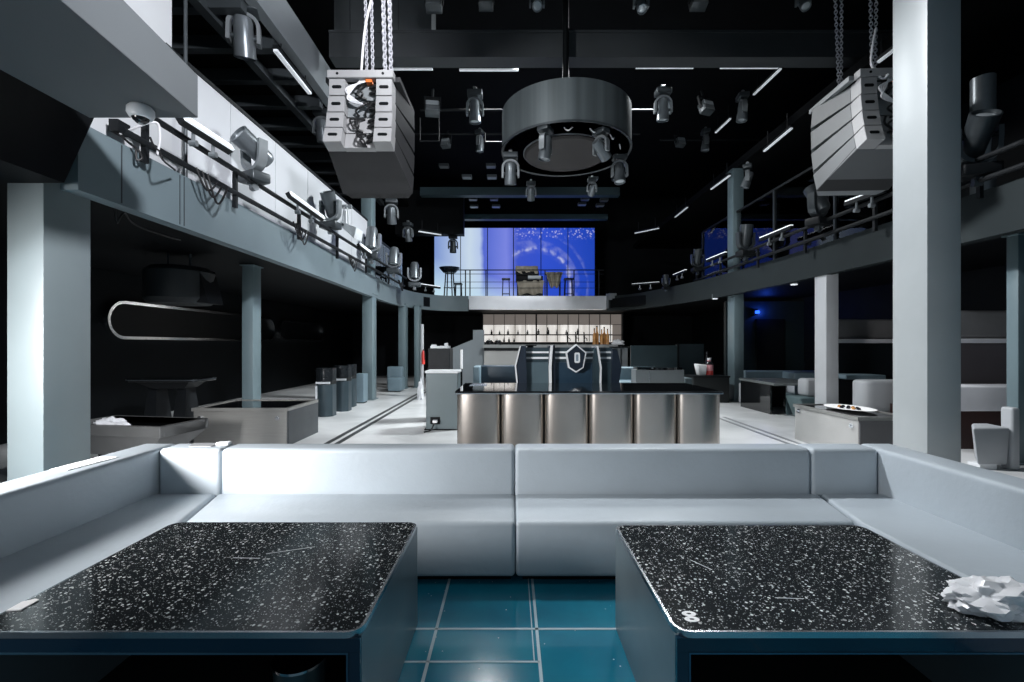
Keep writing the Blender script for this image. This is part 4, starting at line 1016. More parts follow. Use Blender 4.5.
# ================================================================ HANGING: drum, speakers, lights
DC = (1.05, 8.72); RD = 1.22; zb, ztp = Z(121, 7.5), Z(77, 7.5)
du = thing('ceiling_drum', 'big round grey metal drum hanging over the dance floor', 'ceiling feature', (*DC, zb))
build('shell', MB().lathe([(RD, zb), (RD, ztp), (RD-.03, ztp), (RD-.03, zb+.02)], 72, TR((*DC, 0))), 'drum', du)
build('top_cover', MB().lathe([(0, ztp-.04), (RD-.032, ztp-.04), (RD-.032, ztp-.02), (0, ztp-.02)], 72, TR((*DC, 0))), 'rig', du)
build('bottom_ring', MB().lathe([(RD-.03, zb+.0), (RD+.012, zb-.012), (RD+.012, zb+.025), (RD-.03, zb+.03)], 72, TR((*DC, 0))), 'fix', du)
build('inner_ring', MB().lathe([(.82, zb+.05), (RD-.034, zb+.05), (RD-.034, zb+.08), (.82, zb+.08)], 64, TR((*DC, 0))), 'rig', du)
build('inner_disc', MB().lathe([(0, zb-.08), (.76, zb-.08), (.80, zb-.05), (.80, zb+.06), (0, zb+.06)], 64, TR((*DC, 0))), 'disc', du)
build('disc_band', MB().lathe([(.803, zb-.03), (.815, zb-.03), (.815, zb-.01), (.803, zb-.01)], 64, TR((*DC, 0))), 'fix_l', du)
build('suspension', MB().cyl((DC[0], DC[1], ztp-.02), (DC[0], DC[1], 9.2), .06), 'black', du)
for q in range(6):
    a = -2.2+q*.45
    build('cable_loop', MB().tube(smooth_path([(DC[0]+1.0*math.cos(a), DC[1]+1.0*math.sin(a), zb+.04), (DC[0]+1.02*math.cos(a+.1), DC[1]+1.02*math.sin(a+.1), zb-.06), (DC[0]+1.0*math.cos(a+.2), DC[1]+1.0*math.sin(a+.2), zb+.04)]), .012, 6), 'cable_w', du)

# ---- line arrays: four wedge boxes under a flying bar
def line_array(label, loc, rz, lit_side):
    t = thing('line_array_speaker', label, 'loudspeaker', loc, rot=(0, 0, rz))
    # local: rear faces -Y at y=0, depth 1.0, top at z=0
    build('flying_bar', MB().box(-.435, .435, -.02, .10, -.07, .03), 'spk_w', t, bevel=.006, seg=1, world=False)
    build('flying_frame', MB().box(-.50, -.42, .1, 1.0, -.065, .0).box(.42, .50, .1, 1.0, -.065, .0).box(-.42, .42, .9, .98, -.065, .0), 'spk' if not lit_side else 'spk_g', t, world=False)
    RY = (0, -.01, -.04, -.09, -.15); RZ = (-.072, -.305, -.535, -.76, -.975)
    FY = (1.0, 1.04, 1.03, .98, .90); FZ = (-.03, -.37, -.71, -1.05, -1.37)
    h = MB()
    for x_ in (-.30, .30): h.cyl((x_, -.024, -.02), (x_, -.019, -.02), .018, n=12)
    build('bar_hole', h, 'black', t, world=False)
    for k in range(4):
        dy, dz = RY[k+1]-RY[k], RZ[k+1]-RZ[k]; hh = math.hypot(dy, dz); a = math.asin(-dy/hh)
        T = TR((0, RY[k], RZ[k]), (-a, 0, 0)); wr, wf = .415+.008*k, .52
        r0 = T @ Vector((0, .20, -.004)); r1 = T @ Vector((0, .20, -hh+.004)); g_ = .006
        c = MB(); c.hexa([(-wr, r1.y, r1.z), (wr, r1.y, r1.z), (wf, FY[k+1]-.12, FZ[k+1]+g_+.045), (-wf, FY[k+1]-.12, FZ[k+1]+g_+.045)], [(-wr, r0.y, r0.z), (wr, r0.y, r0.z), (wf, FY[k]-.12, FZ[k]-g_), (-wf, FY[k]-.12, FZ[k]-g_)])
        build('cabinet', c, 'spk_side_lit' if lit_side else 'spk', t, world=False, bevel=.004, seg=1)
        gk = MB(); gk.hexa([(-wf, FY[k+1]-.119, FZ[k+1]+g_+.045), (wf, FY[k+1]-.119, FZ[k+1]+g_+.045), (wf-.09, FY[k+1], FZ[k+1]+g_), (-wf+.09, FY[k+1], FZ[k+1]+g_)], [(-wf, FY[k]-.119, FZ[k]-g_), (wf, FY[k]-.119, FZ[k]-g_), (wf-.09, FY[k], FZ[k]-g_), (-wf+.09, FY[k], FZ[k]-g_)])
        build('front_grille', gk, 'spk_g' if lit_side else 'spk', t, world=False, label='perforated front')
        for s in (-1, 1):
            b = MB(); xa_, xb_ = sorted((s*.205, s*wr)); b.box(xa_, xb_, 0, .199, -hh+.006, -.006, T)
            hb = build('rear_block', b, 'spk_w', t, world=False, bevel=.005, seg=1)
            g = MB(); xm = (xa_+xb_)/2
            g.prism(rrect(xm-.062, xm+.062, -hh*.5-.022, -hh*.5+.022, .02), -.004, .003, 'xz', T)
            build('handle_hole', g, 'black', hb, world=False)
        b = MB(); b.box(-.20, .20, .12, .199, -hh+.004, -.004, T); build('amp_panel', b, 'spk_w' if k > 1 else 'spk_g', t, world=False)
        cbm = MB()
        for q in range(3):
            x_ = random.uniform(-.08, .14)
            pp = [T @ Vector((x_, .11, -.03)), T @ Vector((x_+random.uniform(-.1, .1), .03, -hh*.4)), T @ Vector((x_+random.uniform(-.1, .1), .04, -hh*.8)), T @ Vector((x_+random.uniform(-.1, .12), .11, -hh*.95))]
            cbm.tube(smooth_path(pp, 5), .014, 6)
        for q in range(2):
            cbm.cyl(T @ Vector((.10, .10, -hh*(.3+.35*q))), T @ Vector((.19, .04, -hh*(.35+.35*q))), .022, n=8)
        build('signal_cable', cbm, 'cable', t, world=False)
    bp_ = MB(); bp_.hexa([(-wr, RY[4]+.2, RZ[4]+.0-.012), (wr, RY[4]+.2, RZ[4]-.012), (wf, FY[4]-.12, FZ[4]+.035), (-wf, FY[4]-.12, FZ[4]+.035)], [(-wr, RY[4]+.2, RZ[4]+.0), (wr, RY[4]+.2, RZ[4]), (wf, FY[4]-.12, FZ[4]+.049), (-wf, FY[4]-.12, FZ[4]+.049)])
    build('bottom_shade_panel', bp_, 'spk', t, world=False)  # dark plate that puts the underside's shade into its colour
    w = MB()
    for q in range(4):
        w.tube(smooth_path([(-.02+.03*q, .05, -.08), (-.10-.03*q, -.01, -.22), (-.16+.03*q, -.02, -.36), (.05, .02, -.42), (.10, .08, -.40)], 6), .011, 6)
    build('white_cable', w, 'cable_w', t, world=False)
    build('connector', MB().box(.06, .14, .02, .1, -.11, -.07), 'orange', t, world=False)
    return t
M['spk_side_lit'] = mat('speaker_side_lit', (.105, .113, .118), .5, 0, .06, 2)  # lightened copy of the speaker black, light on the side put into colour
la = line_array('line array of four speaker boxes hanging at the left, back side with handles in view', (-1.985, 6.0, 5.19), 0, False)
ra = line_array('line array of four speaker boxes hanging at the right, seen from the side painted as lit', (5.08, 6.05, 5.25), R(-3), True)

def chain(label, p0, p1, m='chain', r=.0085, L=.062):
    p0 = Vector(p0); p1 = Vector(p1); d = p1-p0; n_ = int(d.length/(L*.72)); b = MB(); u = d.normalized(); a = u.orthogonal().normalized(); c = u.cross(a)
    for k in range(n_):
        cpt = p0+d*((k+.5)/n_); e1 = a if k % 2 else c; ring = []
        for q in range(8):
            t = 2*PI*q/8; ring.append(cpt+u*(L/2*math.cos(t))+e1*(L*.30*math.sin(t)))
        vs = []; fs = []; e2 = u.cross(e1)
        for q in range(8):
            t = 2*PI*q/8; o_ = u*math.cos(t)+e1*math.sin(t)
            for w_ in range(4):
                f_ = PI/4+w_*PI/2; vs.append(ring[q]+o_*r*math.cos(f_)+e2*r*math.sin(f_))
        for q in range(8):
            for w_ in range(4): fs.append((q*4+w_, q*4+(w_+1) % 4, ((q+1) % 8)*4+(w_+1) % 4, ((q+1) % 8)*4+w_))
        b.add(vs, fs)
    return tag(build('hoist_chain', b, m, origin=p1, ang=80), label, 'chain', 'hoist chains of the speakers')
chain('thin outer chain left of the white cable above the left speaker', (-1.98, 6.06, 8.2), (-1.92, 6.06, 5.23))
chain('second chain of the pair beside the white cable above the left speaker', (-1.90, 6.06, 8.2), (-1.84, 6.06, 5.23))
chain('bright left strand of the chain at the right end of the left speaker bar', (-1.75, 6.04, 8.2), (-1.67, 6.04, 5.23), r=.013, L=.075)
chain('bright right strand of the chain at the right end of the left speaker bar', (-1.665, 6.1, 8.2), (-1.61, 6.1, 5.23), r=.013, L=.075)
tag(build('hanging_cable', MB().tube(smooth_path([(-1.92, 6.0, 8.2), (-1.84, 6.0, 6.9), (-1.80, 6.0, 6.4), (-1.92, 6.0, 5.8), (-1.98, 6.02, 5.23)]), .016), 'cable_w', origin=(-1.9, 6, 6)), 'white cable running up between the chains of the left speaker', 'cable')
chain('left strand of the front chain above the right speaker', (X(832, 6.6), 6.6, 7.8), (X(839, 6.6), 6.6, 5.28), r=.0075)
chain('right strand of the front chain above the right speaker', (X(842, 6.6), 6.6, 7.8), (X(841, 6.6), 6.6, 5.28), r=.0075)
chain('left strand of the rear chain above the right speaker', (X(868, 6.2), 6.2, 7.8), (X(872, 6.2), 6.2, 5.32), r=.0075)
chain('right strand of the rear chain above the right speaker', (X(878, 6.2), 6.2, 7.8), (X(875, 6.2), 6.2, 5.32), r=.0075)
tag(build('hanging_cable', MB().tube(smooth_path([(X(876, 6.1), 6.1, Z(28, 6.1)), (X(872, 6.1), 6.1, Z(50, 6.1)), (X(872, 6.1), 6.1, Z(66, 6.1)), (X(885, 6.0), 6.05, Z(76, 6)), (X(895, 5.9), 6.0, Z(74, 6))]), .014), 'cable_w', origin=(4.8, 6.1, 5.4)), 'white cable at the rear of the right speaker', 'cable')

# ---- moving-head lights
def moving_head(dark=False):
    fx, fl2, hm = ('rig', 'fix', 'fix') if dark else ('fix', 'fix_l', None)
    t = thing('moving_head_spotlight', 'x', 'stage light')
    build('base', MB().prism(rrect(-.17, .17, -.13, .13, .03), .0, .12), fx, t, world=False, bevel=.012)
    build('clamp', MB().box(-.03, .03, -.04, .04, -.05, 0).cyl((-.04, 0, -.06), (.04, 0, -.06), .045, n=12).cyl((.0, -.03, -.04), (.0, -.1, -.03), .012, n=8), fl2, t, world=False)
    y = MB(); o = []; ii = []
    for k in range(13):
        a = PI+PI*k/12; o.append((.20*math.cos(a), .33+.19*math.sin(a))); ii.append((.155*math.cos(a), .33+.145*math.sin(a)))
    poly = [(-.20, .47)]+o+[(.20, .47), (.185, .53), (.165, .53), (.15, .47)]+ii[::-1]+[(-.15, .47), (-.165, .53), (-.185, .53)]
    nP = len(poly)
    # build as quads between outer and inner curve
    out = [(-.20, .53), (-.20, .43)]+o[1:-1]+[(.20, .43), (.20, .53)]; inn_ = [(-.155, .53), (-.155, .43)]+ii[1:-1]+[(.155, .43), (.155, .53)]
    n_ = len(out); vs = [(p[0], -.06, p[1]) for p in out]+[(p[0], -.06, p[1]) for p in inn_]+[(p[0], .06, p[1]) for p in out]+[(p[0], .06, p[1]) for p in inn_]; fs = []
    for q in range(n_-1):
        fs += [(q, q+1, n_+q+1, n_+q), (2*n_+q, 3*n_+q, 3*n_+q+1, 2*n_+q+1), (q, 2*n_+q, 2*n_+q+1, q+1), (n_+q, n_+q+1, 3*n_+q+1, 3*n_+q)]
    fs += [(0, n_, 3*n_, 2*n_), (n_-1, 3*n_-1, 4*n_-1, 2*n_-1)]
    y.add(vs, fs); build('yoke', y, fl2, t, world=False)
    hd = build('head', MB().lathe([(0, -.24), (.09, -.235), (.115, -.18), (.118, .02), (.13, .10), (.135, .24), (.12, .245), (.115, .21), (0, .2)], 24), hm or mat('head_shell', (.15, .17, .185), .3, .4, .1, 6) if 'head' not in M else M['head'], t, world=False)
    hd.location = (0, 0, .45)
    l_ = build('lens', MB().lathe([(0, .225), (.06, .222), (.113, .205), (.113, .2), (0, .2)], 20), 'lens', hd, world=False)
    build('pivot', MB().cyl((-.157, 0, .45), (.157, 0, .45), .03, n=12), fx, t, world=False)
    return t
PROTOS = {}
def light(label, px_, py_, D, hpx, hang=False, rz=0., tilt=0., group=None, dark=False):
    """centre of the whole fixture seen at (px_, py_) and hpx tall"""
    s = hpx*D/F/.68
    if dark not in PROTOS: t = PROTOS[dark] = moving_head(dark)
    else: t = dup(PROTOS[dark])
    t['label'] = label
    t['group'] = group or ('moving lights hanging from the rig' if hang else 'moving lights on the balcony pipes')
    x, z = X(px_, D), Z(py_, D)
    t.scale = (s, s, s)
    t.rotation_euler = (R(180) if hang else 0, 0, R(rz))
    t.location = (x, D, z+(.30*s if hang else -.30*s))
    for ch in t.children:
        if ch.name.startswith('head'): ch.rotation_euler = (R(tilt), 0, 0)
    return t
# left balcony pipe
light('large moving light nearest the pale speaker, upright on the left balcony pipe', 254, 160, 6.64, 52, rz=-28, tilt=62)
light('upright moving light with round hood next to the white floodlight on the left pipe', 330.5, 213, 9.5, 36, rz=-10, tilt=28)
light('moving light with egg shaped head in front of the upper left column', 371.5, 245, 12.3, 32, rz=0, tilt=168)
light('moving light with egg shaped head before the left glass balustrade', 394, 262, 13.6, 26, rz=0, tilt=165)
light('last moving light on the left pipe near the back balcony', 414.5, 276, 15.6, 24, rz=8, tilt=170)
# hanging under the left gallery
light('pale moving light hanging at the top left under the gallery', 244, 26, 7.2, 52, True, rz=20, tilt=20)
light('moving light hanging just left of the left speaker under the gallery', 322, 124, 10.2, 30, True, rz=0, tilt=15)
light('upper of two small moving lights hanging left of the video wall', 391.5, 210, 14.5, 24, True, rz=10, tilt=20)
light('lower of two small moving lights hanging left of the video wall', 408, 231, 16.5, 18, True, rz=-10, tilt=20)
light('black moving light silhouetted against the white part of the video wall', 453, 243, 18.0, 17, True, rz=0, tilt=5, dark=True)
# on the drum
light('moving light at the left rim of the ceiling drum', 510.5, 167, 8.55, 30, True, rz=0, tilt=15, group='moving lights under the drum')
light('moving light at the front left of the ceiling drum', 545.5, 141, 7.75, 32, True, rz=60, tilt=8, group='moving lights under the drum')
light('moving light at the front right of the ceiling drum, head turned aside', 601, 143, 7.8, 30, True, rz=-50, tilt=55, group='moving lights under the drum')
light('moving light at the right rim of the ceiling drum', 619.5, 167, 8.9, 28, True, rz=0, tilt=-10, group='moving lights under the drum')
light('small moving light below the far left rim of the ceiling drum', 531, 190, 9.7, 18, True, rz=0, tilt=30, group='moving lights under the drum')
light('small moving light below the far right rim of the ceiling drum', 592, 186, 9.8, 17, True, rz=0, tilt=60, group='moving lights under the drum')
# over the dance floor
light('moving light hanging left of the drum below the light bars', 475, 105, 10.6, 30, True, rz=0, tilt=3)
light('moving light hanging right of the drum below the light bars', 663, 103, 10.6, 30, True, rz=0, tilt=5)
light('slim moving light hanging left of the right speaker', 742.5, 106, 11.2, 26, True, rz=80, tilt=5)
light('small slim moving light far right of the drum', 705.5, 139, 14.0, 20, True, rz=80, tilt=5)
light('small moving light hanging low at the left of the drum', 480, 140, 14.0, 20, True, rz=70, tilt=4)
light('round lens of a moving light cut by the top edge above the drum', 537, -2, 8.7, 26, True, rz=0, tilt=-40)
light('dim moving light cut by the top edge right of the drum', 641, -1, 8.7, 26, True, rz=0, tilt=-30)
light('moving light cut by the top edge left of the right speaker', 803, -2, 8.7, 24, True, rz=0, tilt=-35)
# right balcony
light('moving light on the right pipe in front of the upper right column', 745.5, 243, 11.6, 31, rz=10, tilt=10, dark=True)
light('large moving light on the right pipe below the right speaker', 818, 208, 8.75, 40, rz=25, tilt=-25, dark=True)
light('dark moving light on the right pipe before the blue reflections', 697.5, 262, 14.4, 22, rz=0, tilt=15, dark=True)
light('small moving light hanging beside the upper right column', 747.5, 175, 12.0, 22, True, rz=60, tilt=20)
light('small moving light at the far end of the right pipe', 666, 283, 15.6, 14, rz=0, tilt=-15, dark=True)
light('cluttered moving light behind the massive column on the right pipe', 977, 150, 5.9, 62, rz=-20, tilt=40, dark=True)

# white floodlight with barn door (left pipe)
D = 10.6
fl_ = thing('flood_spotlight', 'white theatre floodlight with an open flap on the left balcony pipe', 'stage light', (X(350, D), D, Z(235, D)))
build('housing', MB().hexa([(X(342, D), D-.1, Z(227, D)), (X(356, D), D-.15, Z(240, D)), (X(358, D), D+.25, Z(240, D)), (X(344, D), D+.25, Z(229, D))], [(X(341.5, D), D-.1, Z(222, D)), (X(358.8, D), D-.15, Z(229, D)), (X(360, D), D+.25, Z(229, D)), (X(345, D), D+.25, Z(223, D))]), mat('floodlight_white', (.72, .75, .77), .4, 0, .04, 4), fl_, bevel=.015)
build('bracket', MB().tube([(X(343, D), D-.05, Z(224, D)), (X(345, D), D-.05, Z(208, D)), (X(348, D), D-.05, Z(206, D)), (X(348.5, D), D, Z(224, D))], .02, 8).box(X(345, D), X(347.5, D), D-.09, D-.05, Z(224, D), Z(212, D)), 'white', fl_)
build('clamp', MB().cyl((X(343, D), D-.02, Z(207, D)), (X(352, D), D-.02, Z(207, D)), .05, n=10), 'fix_l', fl_)
build('knob', MB().cyl((X(344.5, D), D-.14, Z(226, D)), (X(344.5, D), D-.1, Z(226, D)), .03, n=12), 'fix', fl_)

# LED light bars
def light_bar(label, p, q, w=.05, m='led', group='light bars', hang=False, tilt=0.):
    p = Vector(p); q = Vector(q); d = (q-p).normalized(); L = (q-p).length
    t = thing('rail_light_bar' if not hang else 'hanging_light_bar', label, 'light bar', p, group=group)
    up = Vector((0, 0, 1)); s = d.cross(up).normalized(); u = s.cross(d).normalized()
    if tilt: Mr = Matrix.Rotation(tilt, 3, d); s = Mr @ s; u = Mr @ u
    def bx(a, b, w0, w1, h0, h1):
        m_ = MB(); vs = []
        for e in (h0, h1):
            for (l_, k_) in ((a, w0), (b, w0), (b, w1), (a, w1)): vs.append(p+d*l_+s*k_+u*e)
        return m_.hexa(vs[:4], vs[4:])
    build('housing', bx(0, L, -w*.62, w*.62, w*.1, w*1.1), 'rig', t)
    build('diffuser', bx(.01, L-.01, -w*.5, w*.5, -w*.5, w*.1) if hang else bx(.01, L-.01, -w*.5, w*.5, w*1.1, w*1.5), m, t)
    if hang:
        for f_ in (.15, .85):
            c = p+d*L*f_+u*w*1.1; build('hanger', MB().cyl(c, c+Vector((0, 0, .35)), .012, n=6), 'rig', t)
    else:
        for f_ in (.3, .7):
            c = p+d*L*f_+u*w*.1; build('clamp', MB().cyl(c, c-Vector((0, 0, .14)), .02, n=8).cyl(c-Vector((.04, 0, .14)), c+Vector((.04, 0, -.14)), .035, n=8), 'fix_l', t)
    return t
def bar_px(label, a, b, Xp, **k):
    """bar lying in the plane x = Xp, its ends seen at a and b"""
    ps = []
    for px_, py_ in (a, b):
        D = Xp*F/(px_-CX); ps.append((Xp, D, Z(py_, D)))
    return light_bar(label, ps[0], ps[1], **k)
LG = 'light bars on the left balcony pipe'; RG = 'light bars on the right balcony pipe'; HG = 'light bars hanging from the rig'
bar_px('nearest light bar on the left balcony pipe, below the soffit', (176, 121), (226, 152), -3.62, w=.075, group=LG, tilt=R(60))
bar_px('second light bar on the left balcony pipe', (286, 196), (320, 220), -3.62, w=.07, group=LG, tilt=R(60))
bar_px('third light bar on the left balcony pipe, right of the white floodlight', (357, 246), (368, 254), -3.66, w=.07, group=LG, tilt=R(60))
light_bar('pale light bar on the rear end of the left pipe by the high table', (X(421, 18), 17.6, Z(286, 17.6)), (X(440, 18.3), 18.3, Z(289, 18.3)), w=.07, group=LG)
bar_px('light bar hanging under the left gallery', (275, 49), (310, 93), -4.03, w=.07, m='led_mid', hang=True, group=HG)
for lab, a, b, z_ in (('leftmost of the four level light bars across the hall', 392, 433, 68.5), ('second of the four level light bars, left of the drum', 459, 519, 69.5), ('third of the four level light bars, right of the drum', 635.5, 694, 67), ('rightmost of the four level light bars across the hall', 720, 779, 67)):
    light_bar(lab, (X(a, 10), 10, Z(z_, 10)), (X(b, 10), 10, Z(z_, 10)), w=.055, m='led_mid', hang=True, group=HG)
bar_px('slanted light bar meeting the rightmost level bar', (753.5, 94.5), (781, 68), 5.9, w=.05, m='led_mid', hang=True, group=HG)
bar_px('short slanted light bar right of the drum', (715.5, 132.5), (730.5, 118), 5.9, w=.05, m='led_mid', hang=True, group=HG)
bar_px('light bar left of the right speaker along the right gallery', (764, 151), (792, 127.5), 6.2, w=.05, m='led_mid', hang=True, group=HG)
bar_px('light bar above the upper right column', (711, 189), (730, 175), 6.2, w=.05, m='led_mid', hang=True, group=HG)
bar_px('light bar left of the upper right column along the gallery edge', (675, 217), (687.5, 207), 6.2, w=.05, m='led_dim', hang=True, group=HG)
light_bar('farthest light bar along the curved right gallery', (X(635, 18), 18, Z(233, 18)), (X(659, 16.6), 16.6, Z(228, 16.6)), w=.05, m='led_dim', hang=True, group=HG)
bar_px('light bar right behind the right speaker top', (877.5, 62), (905, 41), 5.9, w=.05, m='led_dim', hang=True, group=HG)
light_bar('light bar hanging at the left of the video wall', (X(418.5, 16.5), 16.5, Z(231, 16.5)), (X(441, 17.4), 17.4, Z(234.5, 17.4)), w=.06, m='led_mid', hang=True, group=HG)
bar_px('light bar on the right pipe just below the right speaker', (846, 206.5), (884, 193), 5.92, w=.065, group=RG)
bar_px('light bar on the right pipe right of the upper column', (760.5, 241.5), (792, 229), 5.95, w=.065, group=RG)
bar_px('light bar on the right pipe below the blue reflections', (707, 262.5), (726, 255), 5.95, w=.065, group=RG)
bar_px('short light bar on the right pipe left of the blue reflections', (673.5, 277), (686, 272), 5.8, w=.06, group=RG)
light_bar('farthest light bar on the right balcony near the back balcony', (X(632, 17.4), 17.4, Z(286, 17.4)), (X(659, 16.4), 16.4, Z(284, 16.4)), w=.06, m='led_dim', group=RG)

# blinder lights (two-cell) over the dance floor
def blinder():
    t = thing('hanging_blinder', 'x', 'stage light', group='blinder lights over the hall')
    build('body', MB().box(-.15, .15, -.1, .1, -.16, .10), 'fix', t, world=False, bevel=.01)
    build('reflector', MB().box(-.13, .13, -.115, -.1, -.02, .09), 'lens', t, world=False)
    build('fins', MB().box(-.13, .13, -.11, -.1, -.15, -.12).box(-.13, .13, -.11, -.1, -.11, -.08).box(-.13, .13, -.11, -.1, -.07, -.04), 'fix_l', t, world=False)
    build('bracket', MB().box(-.18, -.155, -.03, .03, -.05, .25).box(.155, .18, -.03, .03, -.05, .25).box(-.18, .18, -.03, .03, .25, .28).cyl((0, 0, .28), (0, 0, .5), .03, n=8), 'rig', t, world=False)
    return t
bp = blinder()
for q, (lab, px_, py_, D, s) in enumerate((('pale blinder light hanging right of the left speaker', 432.5, 108, 10.6, 1.1), ('small blinder light hanging below the pale one, left of the drum', 446, 143, 14, .9), ('blinder light hanging right of the drum in the dark', 706, 107, 11, 1.0), ('small blinder light hanging right of the drum, lower', 680, 142, 14, .9), ('left blinder light cut by the top edge of the picture', 434, 3, 8.7, 1.0), ('middle blinder light cut by the top edge above the drum', 486, 2, 8.7, .9), ('right blinder light cut by the top edge of the picture', 698, 1, 8.7, 1.0))):
    t = bp if q == 0 else dup(bp)
    t['label'] = lab; t.location = (X(px_, D), D, Z(py_, D)); t.scale = (s,)*3
    t.rotation_euler = (R(-18), 0, R((8, -15, 20, 14, 0, 0, 0)[q]))
# small flat ceiling lamps far back
fp = thing('ceiling_downlight', 'x', 'ceiling lamp', group='small ceiling lamps before the video wall')
build('housing', MB().box(-.16, .16, -.12, .12, 0, .08), 'fix', fp, world=False); build('diffuser', MB().box(-.14, .14, -.10, .10, -.015, 0), 'fix_l', fp, world=False)
spots = [(467, 178), (492, 178), (593, 180), (617, 180), (473, 200), (494, 200), (474, 207), (496, 207), (582, 205), (604, 201), (585, 200), (600, 206), (444, 167), (491, 167)]
for q, (px_, py_) in enumerate(spots):
    D = 15.2 if py_ < 190 else 18.0
    t = fp if q == 0 else dup(fp)
    side = 'left' if px_ < 540 else 'right'
    row = 'in front of' if py_ < 190 else 'behind'
    t.location = (X(px_, D), D, Z(py_, D))
    t['label'] = '%s small flat ceiling lamp from the left, %s the far teal beam' % ((order+['thirteenth', 'fourteenth'])[sorted(spots).index((px_, py_))], row)

# black truss frames in the dark over the hall
tr_ = thing('ceiling_truss', 'black pipe grid with thin frames hanging over the dance floor', 'truss', (1, 12, 7.5))
for (a, b, c_, D) in ((420, 660, 110, 12), (405, 640, 134, 14), (660, 760, 140, 14)):
    build('pipe', MB().cyl((X(a, D), D, Z(c_, D)), (X(b, D), D, Z(c_, D)), .03, n=8), 'rig', tr_)
for (a, b, c0_, c1_, D) in ((420, 439, 118, 141, 12), (485, 505, 133, 142, 12)):
    m_ = MB()
    for (p, q) in (((a, c1_), (b, c1_)), ((a, c0_), (a, c1_)), ((b, c0_), (b, c1_))): m_.cyl((X(p[0], D), D, Z(p[1], D)), (X(q[0], D), D, Z(q[1], D)), .018, n=6)
    build('frame', m_, 'rig', tr_)
dt = thing('air_duct', 'grey panelled air duct above the cross beam at the top left', 'duct', (-2.5, 9.6, 8))
build('body', MB().box(X(333, 9.3), X(431, 9.3), 9.36, 9.9, Z(32, 9.3), Z(-6, 9.3)), mat('duct_grey', (.085, .095, .10), .45, .2, .2, 1), dt)
for px_ in (345, 420): build('hanging_strap', MB().box(X(px_, 9.6)-.02, X(px_, 9.6)+.02, 9.6, 9.63, Z(-5, 9.3), 9.2), 'rig', dt)
for px_ in (349, 366, 398): build('seam', MB().box(X(px_, 9.3)-.012, X(px_, 9.3)+.012, 9.345, 9.36, Z(32, 9.3), Z(-6, 9.3)), 'beam_d', dt)

# dome camera under the soffit
cm = thing('ceiling_camera', 'white dome camera under the grey soffit at the upper left', 'camera', (-2.93, 3.6, 3.486)); T_ = TR((-2.93, 3.6, 3.486))
build('housing', MB().lathe([(0, 0), (.075, 0), (.09, -.02), (.092, -.06), (.075, -.09), (.06, -.095), (.06, -.08), (0, -.08)], 28, T_), 'white', cm)
build('dome', MB().lathe([(0, -.135), (.03, -.13), (.052, -.11), (.06, -.085), (0, -.08)], 24, T_), 'bottle', cm)
build('lens', MB().lathe([(0, -.142), (.014, -.14), (.016, -.13), (0, -.125)], 14, T_), 'lens', cm)
# cable tangle on the near end of the left pipe
cg = thing('rail_cable_bundle', 'tangle of pale and black cables on the near end of the left pipe', 'cables', (-3.75, 4.7, 3.7))
def pp_(l, D0=4.6): return [(X(a, D0+c), D0+c, Z(b, D0+c)) for a, b, c in l]
build('pale_cable', MB().tube(smooth_path(pp_([(120, 134, 0), (135, 128, .02), (148, 123, .05), (158, 124, .1), (160, 140, .1), (157, 155, .1)])), .012), 'cable_w', cg)
build('black_cable', MB().tube(smooth_path(pp_([(117, 132, 0), (128, 142, .02), (138, 150, .05), (142, 158, .08), (137, 160, .05), (136, 150, .05)])), .012), 'cable', cg)
build('black_cable', MB().tube(smooth_path(pp_([(150, 137, .0), (154, 146, .02), (160, 152, .05), (163, 160, .08), (175, 170, .5)])), .010), 'cable', cg)
build('junction_box', MB().box(X(113, 4.6), X(122, 4.6), 4.55, 4.7, Z(133, 4.6), Z(121, 4.6)), 'rig', cg)
tag(build('hanging_cable', MB().tube(smooth_path([(X(115, 4.9), 4.9, Z(208, 4.9)), (X(117, 4.95), 4.95, Z(222, 4.9)), (X(124, 5), 5.0, Z(210, 4.9)), (X(134, 5.2), 5.2, Z(224, 5.2)), (X(165, 5.6), 5.6, Z(236, 5.6)), (X(180, 6), 6, Z(240, 6))]), .010), 'cable', origin=(-4.1, 5, 3)), 'loose black cable drooping under the left balcony beam', 'cable')
# cables drooping on the left pipe further along
for q, (px_, py_) in enumerate(((210, 185), (300, 232), (352, 262), (400, 284))):
    Xp = -3.72; D = Xp*F/(px_-CX); z = Z(py_, D)
    b = MB()
    for w_ in range(3): b.tube(smooth_path([(Xp, D-.25+.1*w_, z+.12), (Xp+.03, D-.1+.1*w_, z-.10-.05*w_), (Xp, D+.15+.1*w_, z+.08)]), .013, 6)
    tag(build('rail_cable', b, 'cable', origin=(Xp, D, z)), 'black cable loop on the left pipe, %s from the soffit' % order[q], 'cable', 'cable loops on the left pipe')
# right balcony: pale round columns upstairs seen through the glass
for q, (lab, px_, t0, t1, D, r_) in enumerate((('slim pale round column behind the right glass, beside the upper right column', 759.5, 207, 238, 13.4, .085), ('pale round column behind the glass below the right speaker', 845, 165, 210, 10.2, .11), ('steel round column behind the massive column on the right balcony', 983, 78, 210, 6.75, .14))):
    t = thing('round_column', lab, 'column', (X(px_, D), D, 3.5), group='round columns on the right balcony')
    build('shaft', MB().cyl((X(px_, D), D, 3.5), (X(px_, D), D, Z(t0, D)), r_, n=24), 'fix_l', t)
    build('collar', MB().cyl((X(px_, D), D, 3.5), (X(px_, D), D, 3.54), r_*1.25, n=24), 'fix', t)
